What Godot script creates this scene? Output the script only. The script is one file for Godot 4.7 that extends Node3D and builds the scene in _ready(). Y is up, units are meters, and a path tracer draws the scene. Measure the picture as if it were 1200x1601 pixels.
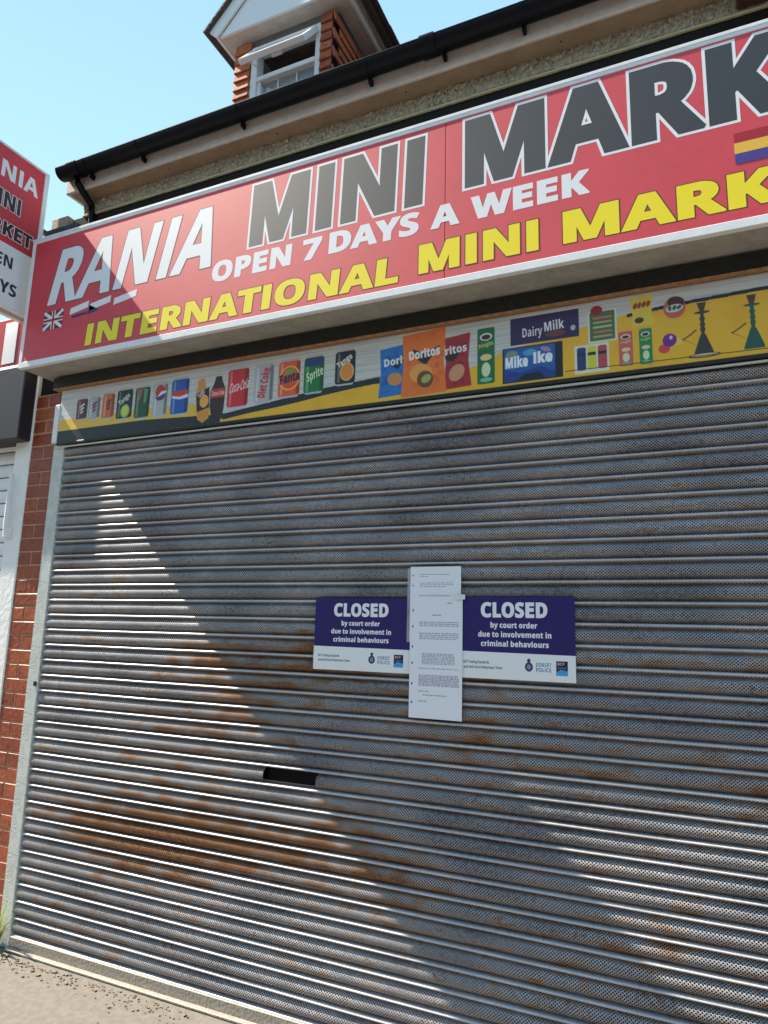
extends Node3D

# ---------------------------------------------------------------- helpers
var rng := RandomNumberGenerator.new()
var font_rid: RID
var ts: TextServer
var used := {}
var M := {}
const V0 := Vector3.ZERO

func numbered(n: String) -> String:
	if not used.has(n):
		used[n] = 0
		return n
	used[n] += 1
	return "%s_%03d" % [n, used[n]]

func thing(called: String, label: String, category: String, group := "") -> Node3D:
	var o := Node3D.new()
	o.name = numbered(called)
	add_child(o)
	o.set_meta("label", label)
	o.set_meta("category", category)
	if group != "":
		o.set_meta("group", group)
	return o

func nst() -> SurfaceTool:
	var st := SurfaceTool.new()
	st.begin(Mesh.PRIMITIVE_TRIANGLES)
	return st

func put(st: SurfaceTool, called: String, m: Material, parent: Node) -> MeshInstance3D:
	return place(st.commit(), called, m, parent)

func place(mesh: Mesh, called: String, m: Material, parent: Node) -> MeshInstance3D:
	var o := MeshInstance3D.new()
	o.name = called
	o.mesh = mesh
	if m:
		o.material_override = m
	o.cast_shadow = GeometryInstance3D.SHADOW_CASTING_SETTING_ON
	parent.add_child(o, true)
	return o

func structure(o: Node, label: String) -> void:
	o.set_meta("kind", "structure")
	o.set_meta("label", label)

func tri(st: SurfaceTool, a: Vector3, b: Vector3, c: Vector3, n: Vector3) -> void:
	var w := (b - a).cross(c - a)
	if w.dot(n) > 0.0:
		var t := b
		b = c
		c = t
	for p in [a, b, c]:
		st.set_normal(n)
		st.set_uv(Vector2(p.x + p.z, p.y))
		st.add_vertex(p)

func quad(st: SurfaceTool, a: Vector3, b: Vector3, c: Vector3, d: Vector3, n := V0) -> void:
	if n == V0:
		n = (b - a).cross(c - a).normalized()
	tri(st, a, b, c, n)
	tri(st, a, c, d, n)

func quv(st: SurfaceTool, ps: Array, uvs: Array, n: Vector3) -> void:
	var order := [0, 1, 2, 0, 2, 3]
	if (ps[1] - ps[0]).cross(ps[2] - ps[0]).dot(n) > 0.0:
		order = [0, 2, 1, 0, 3, 2]
	for k in order:
		st.set_normal(n)
		st.set_uv(uvs[k])
		st.add_vertex(ps[k])

# a box with chamfered edges, optionally in a frame of its own
func box(st: SurfaceTool, lo: Vector3, hi: Vector3, c := 0.0, x := Transform3D.IDENTITY) -> void:
	var mid := (lo + hi) * 0.5
	var h := (hi - lo) * 0.5
	c = minf(c, minf(h.x, minf(h.y, h.z)) * 0.9)
	for ax in 3:
		for s in [-1.0, 1.0]:
			var n := V0
			n[ax] = s
			var u := (ax + 1) % 3
			var v := (ax + 2) % 3
			var ps := []
			for k in [[-1, -1], [1, -1], [1, 1], [-1, 1]]:
				var p := mid
				p[ax] += s * h[ax]
				p[u] += k[0] * (h[u] - c)
				p[v] += k[1] * (h[v] - c)
				ps.append(x * p)
			quad(st, ps[0], ps[1], ps[2], ps[3], (x.basis * n).normalized())
	if c <= 0.0:
		return
	for ax in 3:
		var u := (ax + 1) % 3
		var v := (ax + 2) % 3
		for su in [-1.0, 1.0]:
			for sv in [-1.0, 1.0]:
				var n := V0
				n[u] = su
				n[v] = sv
				var ps := []
				for k in [[-1.0, 0], [1.0, 0], [1.0, 1], [-1.0, 1]]:
					var p := mid
					p[ax] += k[0] * (h[ax] - c)
					p[u] += su * (h[u] - (c if k[1] == 1 else 0.0))
					p[v] += sv * (h[v] - (c if k[1] == 0 else 0.0))
					ps.append(x * p)
				quad(st, ps[0], ps[1], ps[2], ps[3], (x.basis * n).normalized())
	for sx in [-1.0, 1.0]:
		for sy in [-1.0, 1.0]:
			for sz in [-1.0, 1.0]:
				var sg := Vector3(sx, sy, sz)
				var ps := []
				for ax in 3:
					var p := mid + sg * h
					for o in 3:
						if o != ax:
							p[o] -= sg[o] * c
					ps.append(x * p)
				tri(st, ps[0], ps[1], ps[2], (x.basis * sg).normalized())

func bpart(called: String, lo: Vector3, hi: Vector3, c: float, m: Material, parent: Node, x := Transform3D.IDENTITY) -> MeshInstance3D:
	var st := nst()
	box(st, lo, hi, c, x)
	return put(st, called, m, parent)

# a round bar through a list of points
func tube(st: SurfaceTool, pts: Array, r: float, sides := 12, caps := true, a0 := 0.0, a1 := TAU) -> void:
	var rings := []
	for i in pts.size():
		var d: Vector3 = (pts[mini(i + 1, pts.size() - 1)] - pts[maxi(i - 1, 0)]).normalized()
		var up := Vector3.UP if absf(d.y) < 0.9 else Vector3.RIGHT
		var s := d.cross(up).normalized()
		var t := s.cross(d)
		var ring := []
		for k in sides + 1:
			var a := a0 + (a1 - a0) * k / sides
			ring.append([pts[i] + (s * cos(a) + t * sin(a)) * r, s * cos(a) + t * sin(a)])
		rings.append(ring)
	for i in pts.size() - 1:
		for k in sides:
			var q := [rings[i][k], rings[i + 1][k], rings[i + 1][k + 1], rings[i][k + 1]]
			var flip: bool = (q[1][0] - q[0][0]).cross(q[2][0] - q[0][0]).dot(q[0][1]) > 0.0
			for j in ([0, 2, 1, 0, 3, 2] if flip else [0, 1, 2, 0, 2, 3]):
				st.set_normal(q[j][1])
				st.set_uv(Vector2(q[j][0].x, q[j][0].y))
				st.add_vertex(q[j][0])
	if caps:
		for e in [0, pts.size() - 1]:
			var d: Vector3 = (pts[1] - pts[0]).normalized() * (-1.0 if e == 0 else 1.0)
			for k in sides:
				tri(st, pts[e], rings[e][k][0], rings[e][k + 1][0], d)

# ---------------------------------------------------------------- materials
func mat(c: Color, rough := 0.6, metal := 0.0) -> StandardMaterial3D:
	var m := StandardMaterial3D.new()
	m.albedo_color = c
	m.roughness = rough
	m.metallic = metal
	return m

func noise_image(size: int, freq: float, oct: int, seed_: int, stretch := Vector2.ONE) -> Image:
	var n := FastNoiseLite.new()
	n.seed = seed_
	n.noise_type = FastNoiseLite.TYPE_SIMPLEX_SMOOTH
	n.frequency = freq
	n.fractal_octaves = oct
	var im := n.get_seamless_image(int(size / stretch.x), int(size / stretch.y))
	im.resize(size, size, Image.INTERPOLATE_CUBIC)
	return im

# two or three tones mixed by coarse and fine noise, laid on in world space
func grain(c1: Color, c2: Color, tile: float, rough: float, seed_: int, relief := 0.0, fleck := Color(0, 0, 0, 0), fleck_at := 0.8, fine_f := 0.09, size := 256) -> StandardMaterial3D:
	var a := noise_image(size, 0.02, 4, seed_).get_data()
	var b := noise_image(size, fine_f, 3, seed_ + 7).get_data()
	var im := Image.create(size, size, false, Image.FORMAT_RGB8)
	var hm := Image.create(size, size, false, Image.FORMAT_L8)
	for i in size * size:
		var t := clampf((a[i] / 255.0 - 0.5) * 1.5 + 0.5, 0, 1)
		var f := b[i] / 255.0
		var c := c1.lerp(c2, clampf(t * 0.65 + (f - 0.5) * 0.7 + 0.175, 0, 1))
		if fleck.a > 0.0 and f > fleck_at:
			c = c.lerp(fleck, minf(1.0, (f - fleck_at) * 12.0) * fleck.a)
		im.set_pixel(i % size, i / size, c)
		hm.set_pixel(i % size, i / size, Color(f, f, f))
	var m := mat(Color.WHITE, rough)
	m.albedo_texture = ImageTexture.create_from_image(im)
	m.uv1_triplanar = true
	m.uv1_world_triplanar = true
	m.uv1_scale = Vector3.ONE / tile
	if relief > 0.0:
		m.heightmap_enabled = true
		m.heightmap_texture = ImageTexture.create_from_image(hm)
		m.heightmap_scale = relief
	return m

# ---------------------------------------------------------------- lettering
const EM := 400
func glyph_contours(text: String) -> Array:   # one entry a letter: Array of PackedVector2Array, y up, in em
	var out := []
	var pen := 0.0
	for i in text.length():
		if text[i] == "I" and i < text.length():      # the sign's I is a plain bar
			var a0 := pen / EM + 0.085
			out.append([PackedVector2Array([Vector2(a0, 0), Vector2(a0 + 0.15, 0), Vector2(a0 + 0.15, 0.714), Vector2(a0, 0.714)])])
			pen += 0.32 * EM
			continue
		var g: int = ts.font_get_glyph_index(font_rid, EM, text.unicode_at(i), 0)
		var d: Dictionary = ts.font_get_glyph_contours(font_rid, EM, g)
		var pts: PackedVector3Array = d.get("points", PackedVector3Array())
		var ends: PackedInt32Array = d.get("contours", PackedInt32Array())
		var letter := []
		var start := 0
		for e in ends:
			var ring := PackedVector2Array()
			var n := e - start + 1
			for k in n:
				var p := pts[start + k]
				var here := Vector2(pen + p.x, -p.y) / EM
				if p.z == 0.0:   # a control point: bend through it
					var q0 := pts[start + (k + n - 1) % n]
					var q1 := pts[start + (k + 1) % n]
					var a := Vector2(pen + q0.x, -q0.y) / EM
					var b := Vector2(pen + q1.x, -q1.y) / EM
					if q0.z == 0.0:
						a = (a + here) * 0.5
					if q1.z == 0.0:
						b = (b + here) * 0.5
					for s in 5:
						var t := s / 5.0
						ring.append(a.lerp(here, t).lerp(here.lerp(b, t), t))
					if q1.z == 0.0:
						ring.append(b)
				else:
					ring.append(here)
			start = e + 1
			if ring.size() > 2:
				letter.append(ring)
		if letter.size():
			out.append(letter)
		pen += ts.font_get_glyph_advance(font_rid, EM, g).x
	return out

func area2(p: PackedVector2Array) -> float:
	var s := 0.0
	for i in p.size():
		s += p[i].cross(p[(i + 1) % p.size()])
	return s

# letters set into a rectangle: [{outer, holes}] in metres
func set_word(text: String, x0: float, x1: float, y0: float, y1: float, bold := 0.0, slant := 0.0) -> Array:
	var letters := glyph_contours(text)
	var lo := 1e9
	var hi := -1e9
	var res := []
	for letter in letters:
		var big := 0
		for k in letter.size():
			if absf(area2(letter[k])) > absf(area2(letter[big])):
				big = k
		var sgn := signf(area2(letter[big]))
		var outers := []
		var holes := []
		for ring in letter:
			var hole: bool = signf(area2(ring)) != sgn
			var r: PackedVector2Array = ring
			if r[0].distance_to(r[r.size() - 1]) < 1e-5:
				r.remove_at(r.size() - 1)
			if Geometry2D.is_polygon_clockwise(r):
				r.reverse()
			if bold != 0.0:
				var o := Geometry2D.offset_polygon(r, -bold if hole else bold, Geometry2D.JOIN_MITER)
				if o.is_empty():
					continue
				r = o[0]
			if hole:
				holes.append(r)
			else:
				outers.append(r)
				for p in r:
					lo = minf(lo, p.x)
					hi = maxf(hi, p.x)
		res.append({"outers": outers, "holes": holes})
	var cap := 0.714
	var sx := (x1 - x0) / (hi - lo)
	var sy := (y1 - y0) / (cap + 2.0 * bold)
	var out := []
	for l in res:
		var n := {"outers": [], "holes": []}
		for key in ["outers", "holes"]:
			for r in l[key]:
				var q := PackedVector2Array()
				for p in r:
					var y: float = (p.y + bold) * sy
					q.append(Vector2(x0 + (p.x - lo) * sx + y * slant, y0 + y))
				n[key].append(q)
		out.append(n)
	return out

func grown(word: Array, w: float) -> Array:
	var out := []
	for l in word:
		var n := {"outers": [], "holes": []}
		for r in l.outers:
			var o := Geometry2D.offset_polygon(r, w, Geometry2D.JOIN_MITER)
			if o.size():
				n.outers.append(o[0])
		for r in l.holes:
			var o := Geometry2D.offset_polygon(r, -w, Geometry2D.JOIN_MITER)
			if o.size():
				n.holes.append(o[0])
		out.append(n)
	return out

func emit_word(word: Array, x: Transform3D, z0: float, z1: float) -> SurfaceTool:
	var st := nst()
	var nf := x.basis.z.normalized()
	for l in word:
		var polys: Array = l.outers.duplicate()
		for h in l.holes:
			var c := Vector2.ZERO
			for p in h:
				c += p
			c /= h.size()
			var next := []
			for side in [-1.0, 1.0]:
				var half := PackedVector2Array([Vector2(c.x, -50), Vector2(c.x + side * 50, -50), Vector2(c.x + side * 50, 50), Vector2(c.x, 50)])
				for q in polys:
					for piece in Geometry2D.intersect_polygons(q, half):
						next.append_array(Geometry2D.clip_polygons(piece, h))
			polys = next
		for q in polys:
			var ix := Geometry2D.triangulate_polygon(q)
			for k in range(0, ix.size(), 3):
				tri(st, x * Vector3(q[ix[k]].x, q[ix[k]].y, z1), x * Vector3(q[ix[k + 1]].x, q[ix[k + 1]].y, z1), x * Vector3(q[ix[k + 2]].x, q[ix[k + 2]].y, z1), nf)
		for ring in l.outers + l.holes:
			for k in ring.size():
				var a: Vector2 = ring[k]
				var b: Vector2 = ring[(k + 1) % ring.size()]
				if a.distance_to(b) < 1e-6:
					continue
				var n := (x.basis * Vector3((b - a).y, -(b - a).x, 0)).normalized()
				quad(st, x * Vector3(a.x, a.y, z0), x * Vector3(b.x, b.y, z0), x * Vector3(b.x, b.y, z1), x * Vector3(a.x, a.y, z1), n)
	return st

# print onto an image: even-odd scan lines with soft edges
func ink(im: Image, rings: Array, c: Color) -> void:
	var lo := Vector2(1e9, 1e9)
	var hi := -lo
	for r in rings:
		for p in r:
			lo = lo.min(p)
			hi = hi.max(p)
	var w := im.get_width()
	var x_lo := clampi(int(floor(lo.x)), 0, w - 1)
	var x_hi := clampi(int(ceil(hi.x)), 0, w - 1)
	for y in range(maxi(0, int(floor(lo.y))), mini(im.get_height(), int(ceil(hi.y)) + 1)):
		var cov := PackedFloat32Array()
		cov.resize(x_hi - x_lo + 1)
		for sub in 4:
			var yy := y + (sub + 0.5) / 4.0
			var xs := []
			for r in rings:
				var n: int = r.size()
				for k in n:
					var a: Vector2 = r[k]
					var b: Vector2 = r[(k + 1) % n]
					if (a.y <= yy) != (b.y <= yy):
						xs.append(a.x + (yy - a.y) / (b.y - a.y) * (b.x - a.x))
			xs.sort()
			for k in range(0, xs.size() - 1, 2):
				var xa: float = maxf(xs[k], x_lo)
				var xb: float = minf(xs[k + 1], x_hi + 1.0)
				for x in range(int(floor(xa)), mini(int(ceil(xb)), x_hi + 1)):
					cov[x - x_lo] += maxf(0.0, minf(xb, x + 1.0) - maxf(xa, x)) * 0.25
		for x in range(x_lo, x_hi + 1):
			var f := minf(1.0, cov[x - x_lo]) * c.a
			if f > 0.004:
				var o := im.get_pixel(x, y)
				im.set_pixel(x, y, o.lerp(Color(c.r, c.g, c.b), f))

func ink_text(im: Image, text: String, x0: float, x1: float, y_base: float, y_cap: float, c: Color, bold := 0.0, turn := 0.0, slant := 0.0) -> void:
	for l in set_word(text, x0, x1, 0.0, y_base - y_cap, bold, slant):
		var rings := []
		for r in l.outers + l.holes:
			var q := PackedVector2Array()
			var mid := Vector2((x0 + x1) / 2, (y_base + y_cap) / 2)
			for p in r:
				q.append(mid + (Vector2(p.x, y_base - p.y) - mid).rotated(turn))
			rings.append(q)
		ink(im, rings, c)

func rr(x0: float, y0: float, x1: float, y1: float, r: float) -> PackedVector2Array:
	var q := PackedVector2Array()
	r = minf(r, minf(absf(x1 - x0), absf(y1 - y0)) / 2)
	for k in 4:
		var c := Vector2(x1 - r if k in [0, 3] else x0 + r, y1 - r if k in [0, 1] else y0 + r)
		for s in 5:
			var a := (k + s / 4.0) * PI / 2
			q.append(c + Vector2(cos(a), sin(a)) * r)
	return q

func oval(c: Vector2, rx: float, ry: float, turn := 0.0) -> PackedVector2Array:
	var q := PackedVector2Array()
	for k in 20:
		q.append(c + Vector2(cos(k * TAU / 20) * rx, sin(k * TAU / 20) * ry).rotated(turn))
	return q

func rgb(r: int, g: int, b: int, a := 1.0) -> Color:
	return Color(r / 255.0, g / 255.0, b / 255.0, a)

# ---------------------------------------------------------------- the scene
func _ready() -> void:
	rng.seed = 20240611
	var cam := Camera3D.new()
	cam.name = "camera"
	cam.position = Vector3(3.208, 1.6174, 2.6588)
	cam.rotation = Vector3(0.1753, 0.4251, 0.0254)
	cam.fov = 74.31
	cam.near = 0.05
	cam.far = 500.0
	add_child(cam)
	cam.current = true

	var we := WorldEnvironment.new()
	we.name = "environment"
	var env := Environment.new()
	env.background_mode = Environment.BG_SKY
	var sky := Sky.new()
	var sm := ProceduralSkyMaterial.new()
	sm.sky_top_color = rgb(60, 118, 210)
	sm.sky_horizon_color = rgb(198, 244, 255)
	sm.sky_curve = 1.4
	sm.sky_energy_multiplier = 0.7
	sm.ground_bottom_color = rgb(60, 58, 56)
	sm.ground_horizon_color = rgb(120, 122, 122)
	sm.ground_energy_multiplier = 0.5
	sm.sun_angle_max = 20.0
	sky.sky_material = sm
	env.sky = sky
	env.tonemap_mode = Environment.TONE_MAPPER_LINEAR
	env.tonemap_exposure = 2.9
	env.sdfgi_enabled = true
	env.ssao_enabled = true
	env.ssil_enabled = true
	we.environment = env
	add_child(we)

	var sun := DirectionalLight3D.new()
	sun.name = "sun"
	sun.light_energy = 1.6
	sun.light_angular_distance = 0.5
	sun.light_color = Color(1.0, 0.955, 0.88)
	sun.shadow_enabled = true
	add_child(sun)
	sun.look_at_from_position(Vector3(-5, 8, 1), Vector3(-5, 8, 1) + Vector3(1.0, -1.15, -0.124))

	var f := SystemFont.new()
	f.font_names = ["Droid Sans"]
	f.font_weight = 700
	f.hinting = TextServer.HINTING_NONE
	font_rid = f.get_rids()[0]
	ts = TextServerManager.get_primary_interface()

	make_materials()
	build_ground()
	build_shop()
	build_dormer()
	build_neighbour()
	build_street()
	build_shutter()
	build_sign()
	build_blade()
	build_panel()
	build_notices()
	build_litter()

func make_materials() -> void:
	M.frame = grain(rgb(226, 229, 232), rgb(240, 241, 243), 0.8, 0.36, 3)
	M.white_upvc = mat(rgb(226, 228, 230), 0.35)
	M.red = grain(rgb(216, 42, 60), rgb(206, 36, 52), 1.6, 0.56, 2)
	M.red.metallic_specular = 0.7
	M.red_dark = mat(rgb(168, 20, 34), 0.45)
	M.black_vinyl = mat(rgb(26, 26, 34), 0.55)
	M.black_vinyl.metallic_specular = 0.65
	M.white_vinyl = mat(rgb(236, 236, 240), 0.42)
	M.yellow_vinyl = mat(rgb(250, 226, 24), 0.42)
	M.olive = mat(rgb(84, 62, 20), 0.45)
	M.navy = mat(rgb(40, 36, 96), 0.45)
	M.grey_metal = grain(rgb(150, 146, 138), rgb(172, 168, 160), 0.7, 0.6, 5)
	M.black_paint = grain(rgb(20, 24, 22), rgb(36, 42, 38), 0.25, 0.55, 11, 0.15, rgb(110, 66, 40, 0.8), 0.74)
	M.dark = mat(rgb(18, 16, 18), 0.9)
	M.tan = grain(rgb(150, 108, 74), rgb(182, 140, 100), 0.2, 0.7, 12, 0.2, rgb(90, 50, 30, 0.9), 0.7)
	M.brick = []
	for c in [[166, 84, 50, 148, 70, 44], [154, 76, 46, 138, 64, 40], [172, 92, 56, 154, 76, 46], [146, 70, 46, 132, 60, 40]]:
		M.brick.append(grain(rgb(c[0], c[1], c[2]), rgb(c[3], c[4], c[5]), 0.3, 0.45, 20 + M.brick.size(), 0.12, rgb(84, 34, 24, 0.5), 0.72, 0.06, 128))
	M.mortar = grain(rgb(172, 122, 96), rgb(204, 156, 126), 0.2, 0.85, 35, 0.1)
	M.rail = grain(rgb(186, 190, 186), rgb(210, 214, 208), 0.35, 0.5, 40, 0.1, rgb(128, 92, 60, 0.75), 0.76)
	M.render_white = grain(rgb(238, 237, 234), rgb(248, 247, 245), 0.9, 0.7, 41, 0.1)
	M.concrete = grain(rgb(98, 94, 88), rgb(118, 112, 105), 0.5, 0.92, 43, 0.0, rgb(70, 66, 62, 0.8), 0.62, 0.35, 512)
	M.asphalt = grain(rgb(58, 58, 60), rgb(76, 76, 77), 0.8, 0.9, 44, 0.5)
	M.kerb = grain(rgb(150, 147, 142), rgb(170, 166, 160), 0.6, 0.85, 45, 0.3)
	M.pebble = grain(rgb(150, 144, 116), rgb(244, 238, 220), 0.16, 0.95, 46, 1.2, rgb(124, 132, 96, 0.6), 0.78, 0.13)
	M.cream = grain(rgb(190, 180, 140), rgb(214, 206, 168), 0.4, 0.8, 47, 0.1)
	M.soffit = grain(rgb(146, 118, 94), rgb(166, 138, 112), 0.9, 0.7, 48, 0.1, rgb(128, 98, 74, 0.4), 0.76)
	M.soffit_pale = grain(rgb(186, 178, 170), rgb(206, 198, 190), 0.7, 0.6, 49)
	M.gutter = mat(rgb(11, 13, 20), 0.5)
	M.gutter.metallic_specular = 0.3
	M.lead = grain(rgb(58, 62, 66), rgb(84, 88, 92), 0.4, 0.7, 50, 0.2)
	M.stone = grain(rgb(168, 158, 140), rgb(200, 190, 170), 0.15, 0.9, 51, 0.6)
	M.clay = []
	for c in [[176, 96, 60, 152, 76, 48], [160, 84, 56, 138, 68, 48], [188, 110, 70, 164, 88, 56]]:
		M.clay.append(grain(rgb(c[0], c[1], c[2]), rgb(c[3], c[4], c[5]), 0.35, 0.8, 60 + M.clay.size(), 0.15, rgb(92, 50, 40, 0.5), 0.72, 0.06, 128))
	M.slate = grain(rgb(66, 58, 58), rgb(92, 80, 78), 0.5, 0.85, 64, 0.3)
	M.brown_wood = grain(rgb(70, 44, 34), rgb(92, 58, 44), 0.5, 0.5, 65, 0.1)
	M.glass = mat(Color(0.75, 0.85, 0.9, 0.18), 0.03)
	M.glass.transparency = BaseMaterial3D.TRANSPARENCY_ALPHA
	M.curtain = mat(rgb(220, 226, 238), 0.8)
	M.curtain.backlight_enabled = true
	M.curtain.backlight = Color(0.3, 0.3, 0.3)
	M.room = mat(rgb(120, 118, 122), 0.9)

func build_ground() -> void:
	var st := nst()
	box(st, Vector3(-60, -0.4, -40), Vector3(60, 0, 3.1), 0.0)
	structure(put(st, "pavement", M.concrete, self), "pale worn concrete pavement in front of the shop")
	st = nst()
	box(st, Vector3(-60, -0.3, 3.1), Vector3(60, 0.004, 3.225), 0.015)
	structure(put(st, "kerb", M.kerb, self), "grey kerb along the pavement")
	st = nst()
	box(st, Vector3(-60, -0.5, 3.225), Vector3(60, -0.12, 60), 0.0)
	structure(put(st, "road", M.asphalt, self), "dark asphalt road in front of the shop")

# brick pier: courses of one stretcher, then two half bricks
func pier(parent: Node3D, x0: float, x1: float, top: float) -> void:
	var core := nst()
	box(core, Vector3(x0 + 0.004, 0.0, -0.2), Vector3(x1 - 0.004, top, -0.0035))
	var p := put(core, "brick_pilaster", M.mortar, parent)
	var h := 0.0775
	var j := 0.009
	var meshes := {}
	for kind in [1.0, 0.5]:
		var st := nst()
		var w: float = (x1 - x0 - j * (1.0 if kind == 0.5 else 0.0)) * kind
		box(st, Vector3(-w / 2, -h / 2 + j / 2, -0.1), Vector3(w / 2, h / 2 - j / 2, 0.0), 0.003)
		meshes[kind] = st.commit()
	var n := int(top / h)
	for k in n:
		var y := (k + 0.5) * h
		var list: Array = [[1.0, (x0 + x1) / 2]]
		if k % 2 == 1:
			var q := (x1 - x0 - j) / 4 + j / 2
			list = [[0.5, (x0 + x1) / 2 - q], [0.5, (x0 + x1) / 2 + q]]
		for b in list:
			var o := place(meshes[b[0]], "brick", M.brick[rng.randi() % M.brick.size()], p)
			o.position = Vector3(b[1], y, rng.randf_range(-0.0015, 0.0015))
			o.rotation = Vector3(rng.randf_range(-0.006, 0.006), rng.randf_range(-0.006, 0.006), rng.randf_range(-0.004, 0.004))

const SHOP_R := 4.12
var shop: Node3D
func build_shop() -> void:
	shop = thing("shop_building", "brick-piered shop building with brown eaves and tile-hung dormer over the red sign", "building")
	pier(shop, -0.285, -0.088, 2.95)
	pier(shop, SHOP_R + 0.088, SHOP_R + 0.285, 2.95)
	# room behind the shutter
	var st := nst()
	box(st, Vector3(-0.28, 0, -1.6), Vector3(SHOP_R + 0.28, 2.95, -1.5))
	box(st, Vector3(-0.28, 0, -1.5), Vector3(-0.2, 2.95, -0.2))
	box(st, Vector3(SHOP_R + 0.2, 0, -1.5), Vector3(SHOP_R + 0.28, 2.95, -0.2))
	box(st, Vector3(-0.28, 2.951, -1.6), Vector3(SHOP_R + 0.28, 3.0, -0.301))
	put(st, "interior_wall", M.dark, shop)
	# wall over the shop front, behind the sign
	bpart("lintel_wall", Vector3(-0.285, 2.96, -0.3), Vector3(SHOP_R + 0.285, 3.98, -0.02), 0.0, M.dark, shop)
	bpart("dark_transom", Vector3(-0.1, 2.951, -0.018), Vector3(SHOP_R + 0.1, 3.018, 0.052), 0.004, M.black_paint, shop)
	bpart("rusty_strip", Vector3(-0.09, 2.944, 0.0), Vector3(SHOP_R + 0.09, 2.951, 0.058), 0.002, M.tan, shop)
	# eaves
	var xl := -0.07
	var xr := 3.48
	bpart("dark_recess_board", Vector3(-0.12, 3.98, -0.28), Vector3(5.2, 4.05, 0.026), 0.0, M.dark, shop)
	bpart("cream_trim", Vector3(-0.03, 4.04, 0.0262), Vector3(5.2, 4.05, 0.042), 0.003, M.cream, shop)
	var peb := nst()      # rough pebble-dashed band: a lumpy strip
	var nx := 700
	var ny := 7
	var nz := FastNoiseLite.new()
	nz.seed = 9
	nz.frequency = 55.0
	nz.fractal_octaves = 2
	var grid := []
	for i in nx + 1:
		var col := []
		for k in ny + 1:
			var x := -0.03 + 5.2 * i / nx
			var y := 4.05 + 0.09 * k / ny
			col.append(Vector3(x, y, 0.03 + 0.010 * nz.get_noise_2d(x, y * 1.0) + (0.0 if k in [0, ny] else 0.004)))
		grid.append(col)
	for i in nx:
		for k in ny:
			quad(peb, grid[i][k], grid[i + 1][k], grid[i + 1][k + 1], grid[i][k + 1])
	box(peb, Vector3(-0.03, 4.0505, -0.2), Vector3(5.17, 4.139, 0.02))
	put(peb, "pebbledash_band", M.pebble, shop)
	bpart("soffit", Vector3(xl + 0.02, 4.14, -0.3), Vector3(xr, 4.152, 0.118), 0.0, M.soffit, shop)
	bpart("soffit_edge", Vector3(xl, 4.137, -0.02), Vector3(xl + 0.019, 4.2, 0.13), 0.003, M.white_upvc, shop)
	bpart("fascia_board", Vector3(xl, 4.134, 0.119), Vector3(xr - 0.01, 4.225, 0.14), 0.006, M.soffit_pale, shop)
	# nails and stains on the soffit
	for k in 9:
		bpart("nail", Vector3(-0.003, -0.002, -0.003), Vector3(0.003, 0.002, 0.003), 0.0, M.dark, shop).position = Vector3(0.3 + k * 0.36, 4.139, 0.03 + 0.05 * (k % 2))
	# gutter: half round
	var g := nst()
	tube(g, [Vector3(-0.055, 4.238, 0.19), Vector3(1.2, 4.238, 0.19), Vector3(2.3, 4.238, 0.19), Vector3(5.2, 4.238, 0.19)], 0.05, 16, false, PI, TAU)
	tube(g, [Vector3(-0.055, 4.238, 0.19), Vector3(5.2, 4.238, 0.19)], 0.047, 16, false, PI, TAU)
	box(g, Vector3(-0.055, 4.234, 0.236), Vector3(5.2, 4.24, 0.242), 0.001)
	for e in [-0.055, 5.2]:
		for k in 16:
			var a := PI + PI * k / 16
			var b := PI + PI * (k + 1) / 16
			var c := Vector3(e, 4.238, 0.19)
			tri(g, c, c + Vector3(0, sin(a), cos(a)) * 0.05, c + Vector3(0, sin(b), cos(b)) * 0.05, Vector3(signf(e), 0, 0))
	var gut := put(g, "gutter", M.gutter, shop)
	for x in [0.16, 0.55, 1.22, 1.95, 2.32, 2.68, 3.2]:
		var b := nst()
		tube(b, [Vector3(x - 0.009, 4.238, 0.19), Vector3(x + 0.009, 4.238, 0.19)], 0.0535, 14, true, PI, TAU)
		box(b, Vector3(x - 0.008, 4.165, 0.141), Vector3(x + 0.008, 4.195, 0.172), 0.002)
		put(b, "bracket", M.gutter, gut)
	for x in [0.07, 2.26]:
		var b := nst()
		tube(b, [Vector3(x - 0.035, 4.238, 0.19), Vector3(x + 0.035, 4.238, 0.19)], 0.056, 14, true, PI * 0.97, TAU * 1.015)
		put(b, "union_clip", M.gutter, gut)
	# downpipe elbow turning back under the soffit
	var d := nst()
	tube(d, [Vector3(0.07, 4.19, 0.186), Vector3(0.07, 4.15, 0.175), Vector3(0.066, 4.12, 0.13), Vector3(0.06, 4.085, 0.06), Vector3(0.06, 4.03, 0.045), Vector3(0.06, 3.86, 0.045)], 0.02, 12)
	put(d, "downpipe", M.gutter, shop)
	# corner stone and lead where the wall top ends
	bpart("coping_stone", Vector3(-0.27, 3.975, -0.12), Vector3(-0.13, 4.07, 0.06), 0.008, M.stone, shop)
	bpart("lead_flashing", Vector3(-0.26, 3.86, -0.1), Vector3(0.0, 3.972, 0.1), 0.01, M.lead, shop)
	# dark timber end of the next bay's eaves
	bpart("brown_eaves_end", Vector3(3.49, 4.06, 0.03), Vector3(5.2, 4.3, 0.24), 0.008, M.brown_wood, shop)
	bpart("pale_strip", Vector3(3.53, 4.052, 0.09), Vector3(5.2, 4.0595, 0.115), 0.0, M.soffit_pale, shop)
	# roof slope in courses
	var r := nst()
	var ang := deg_to_rad(47)
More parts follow.
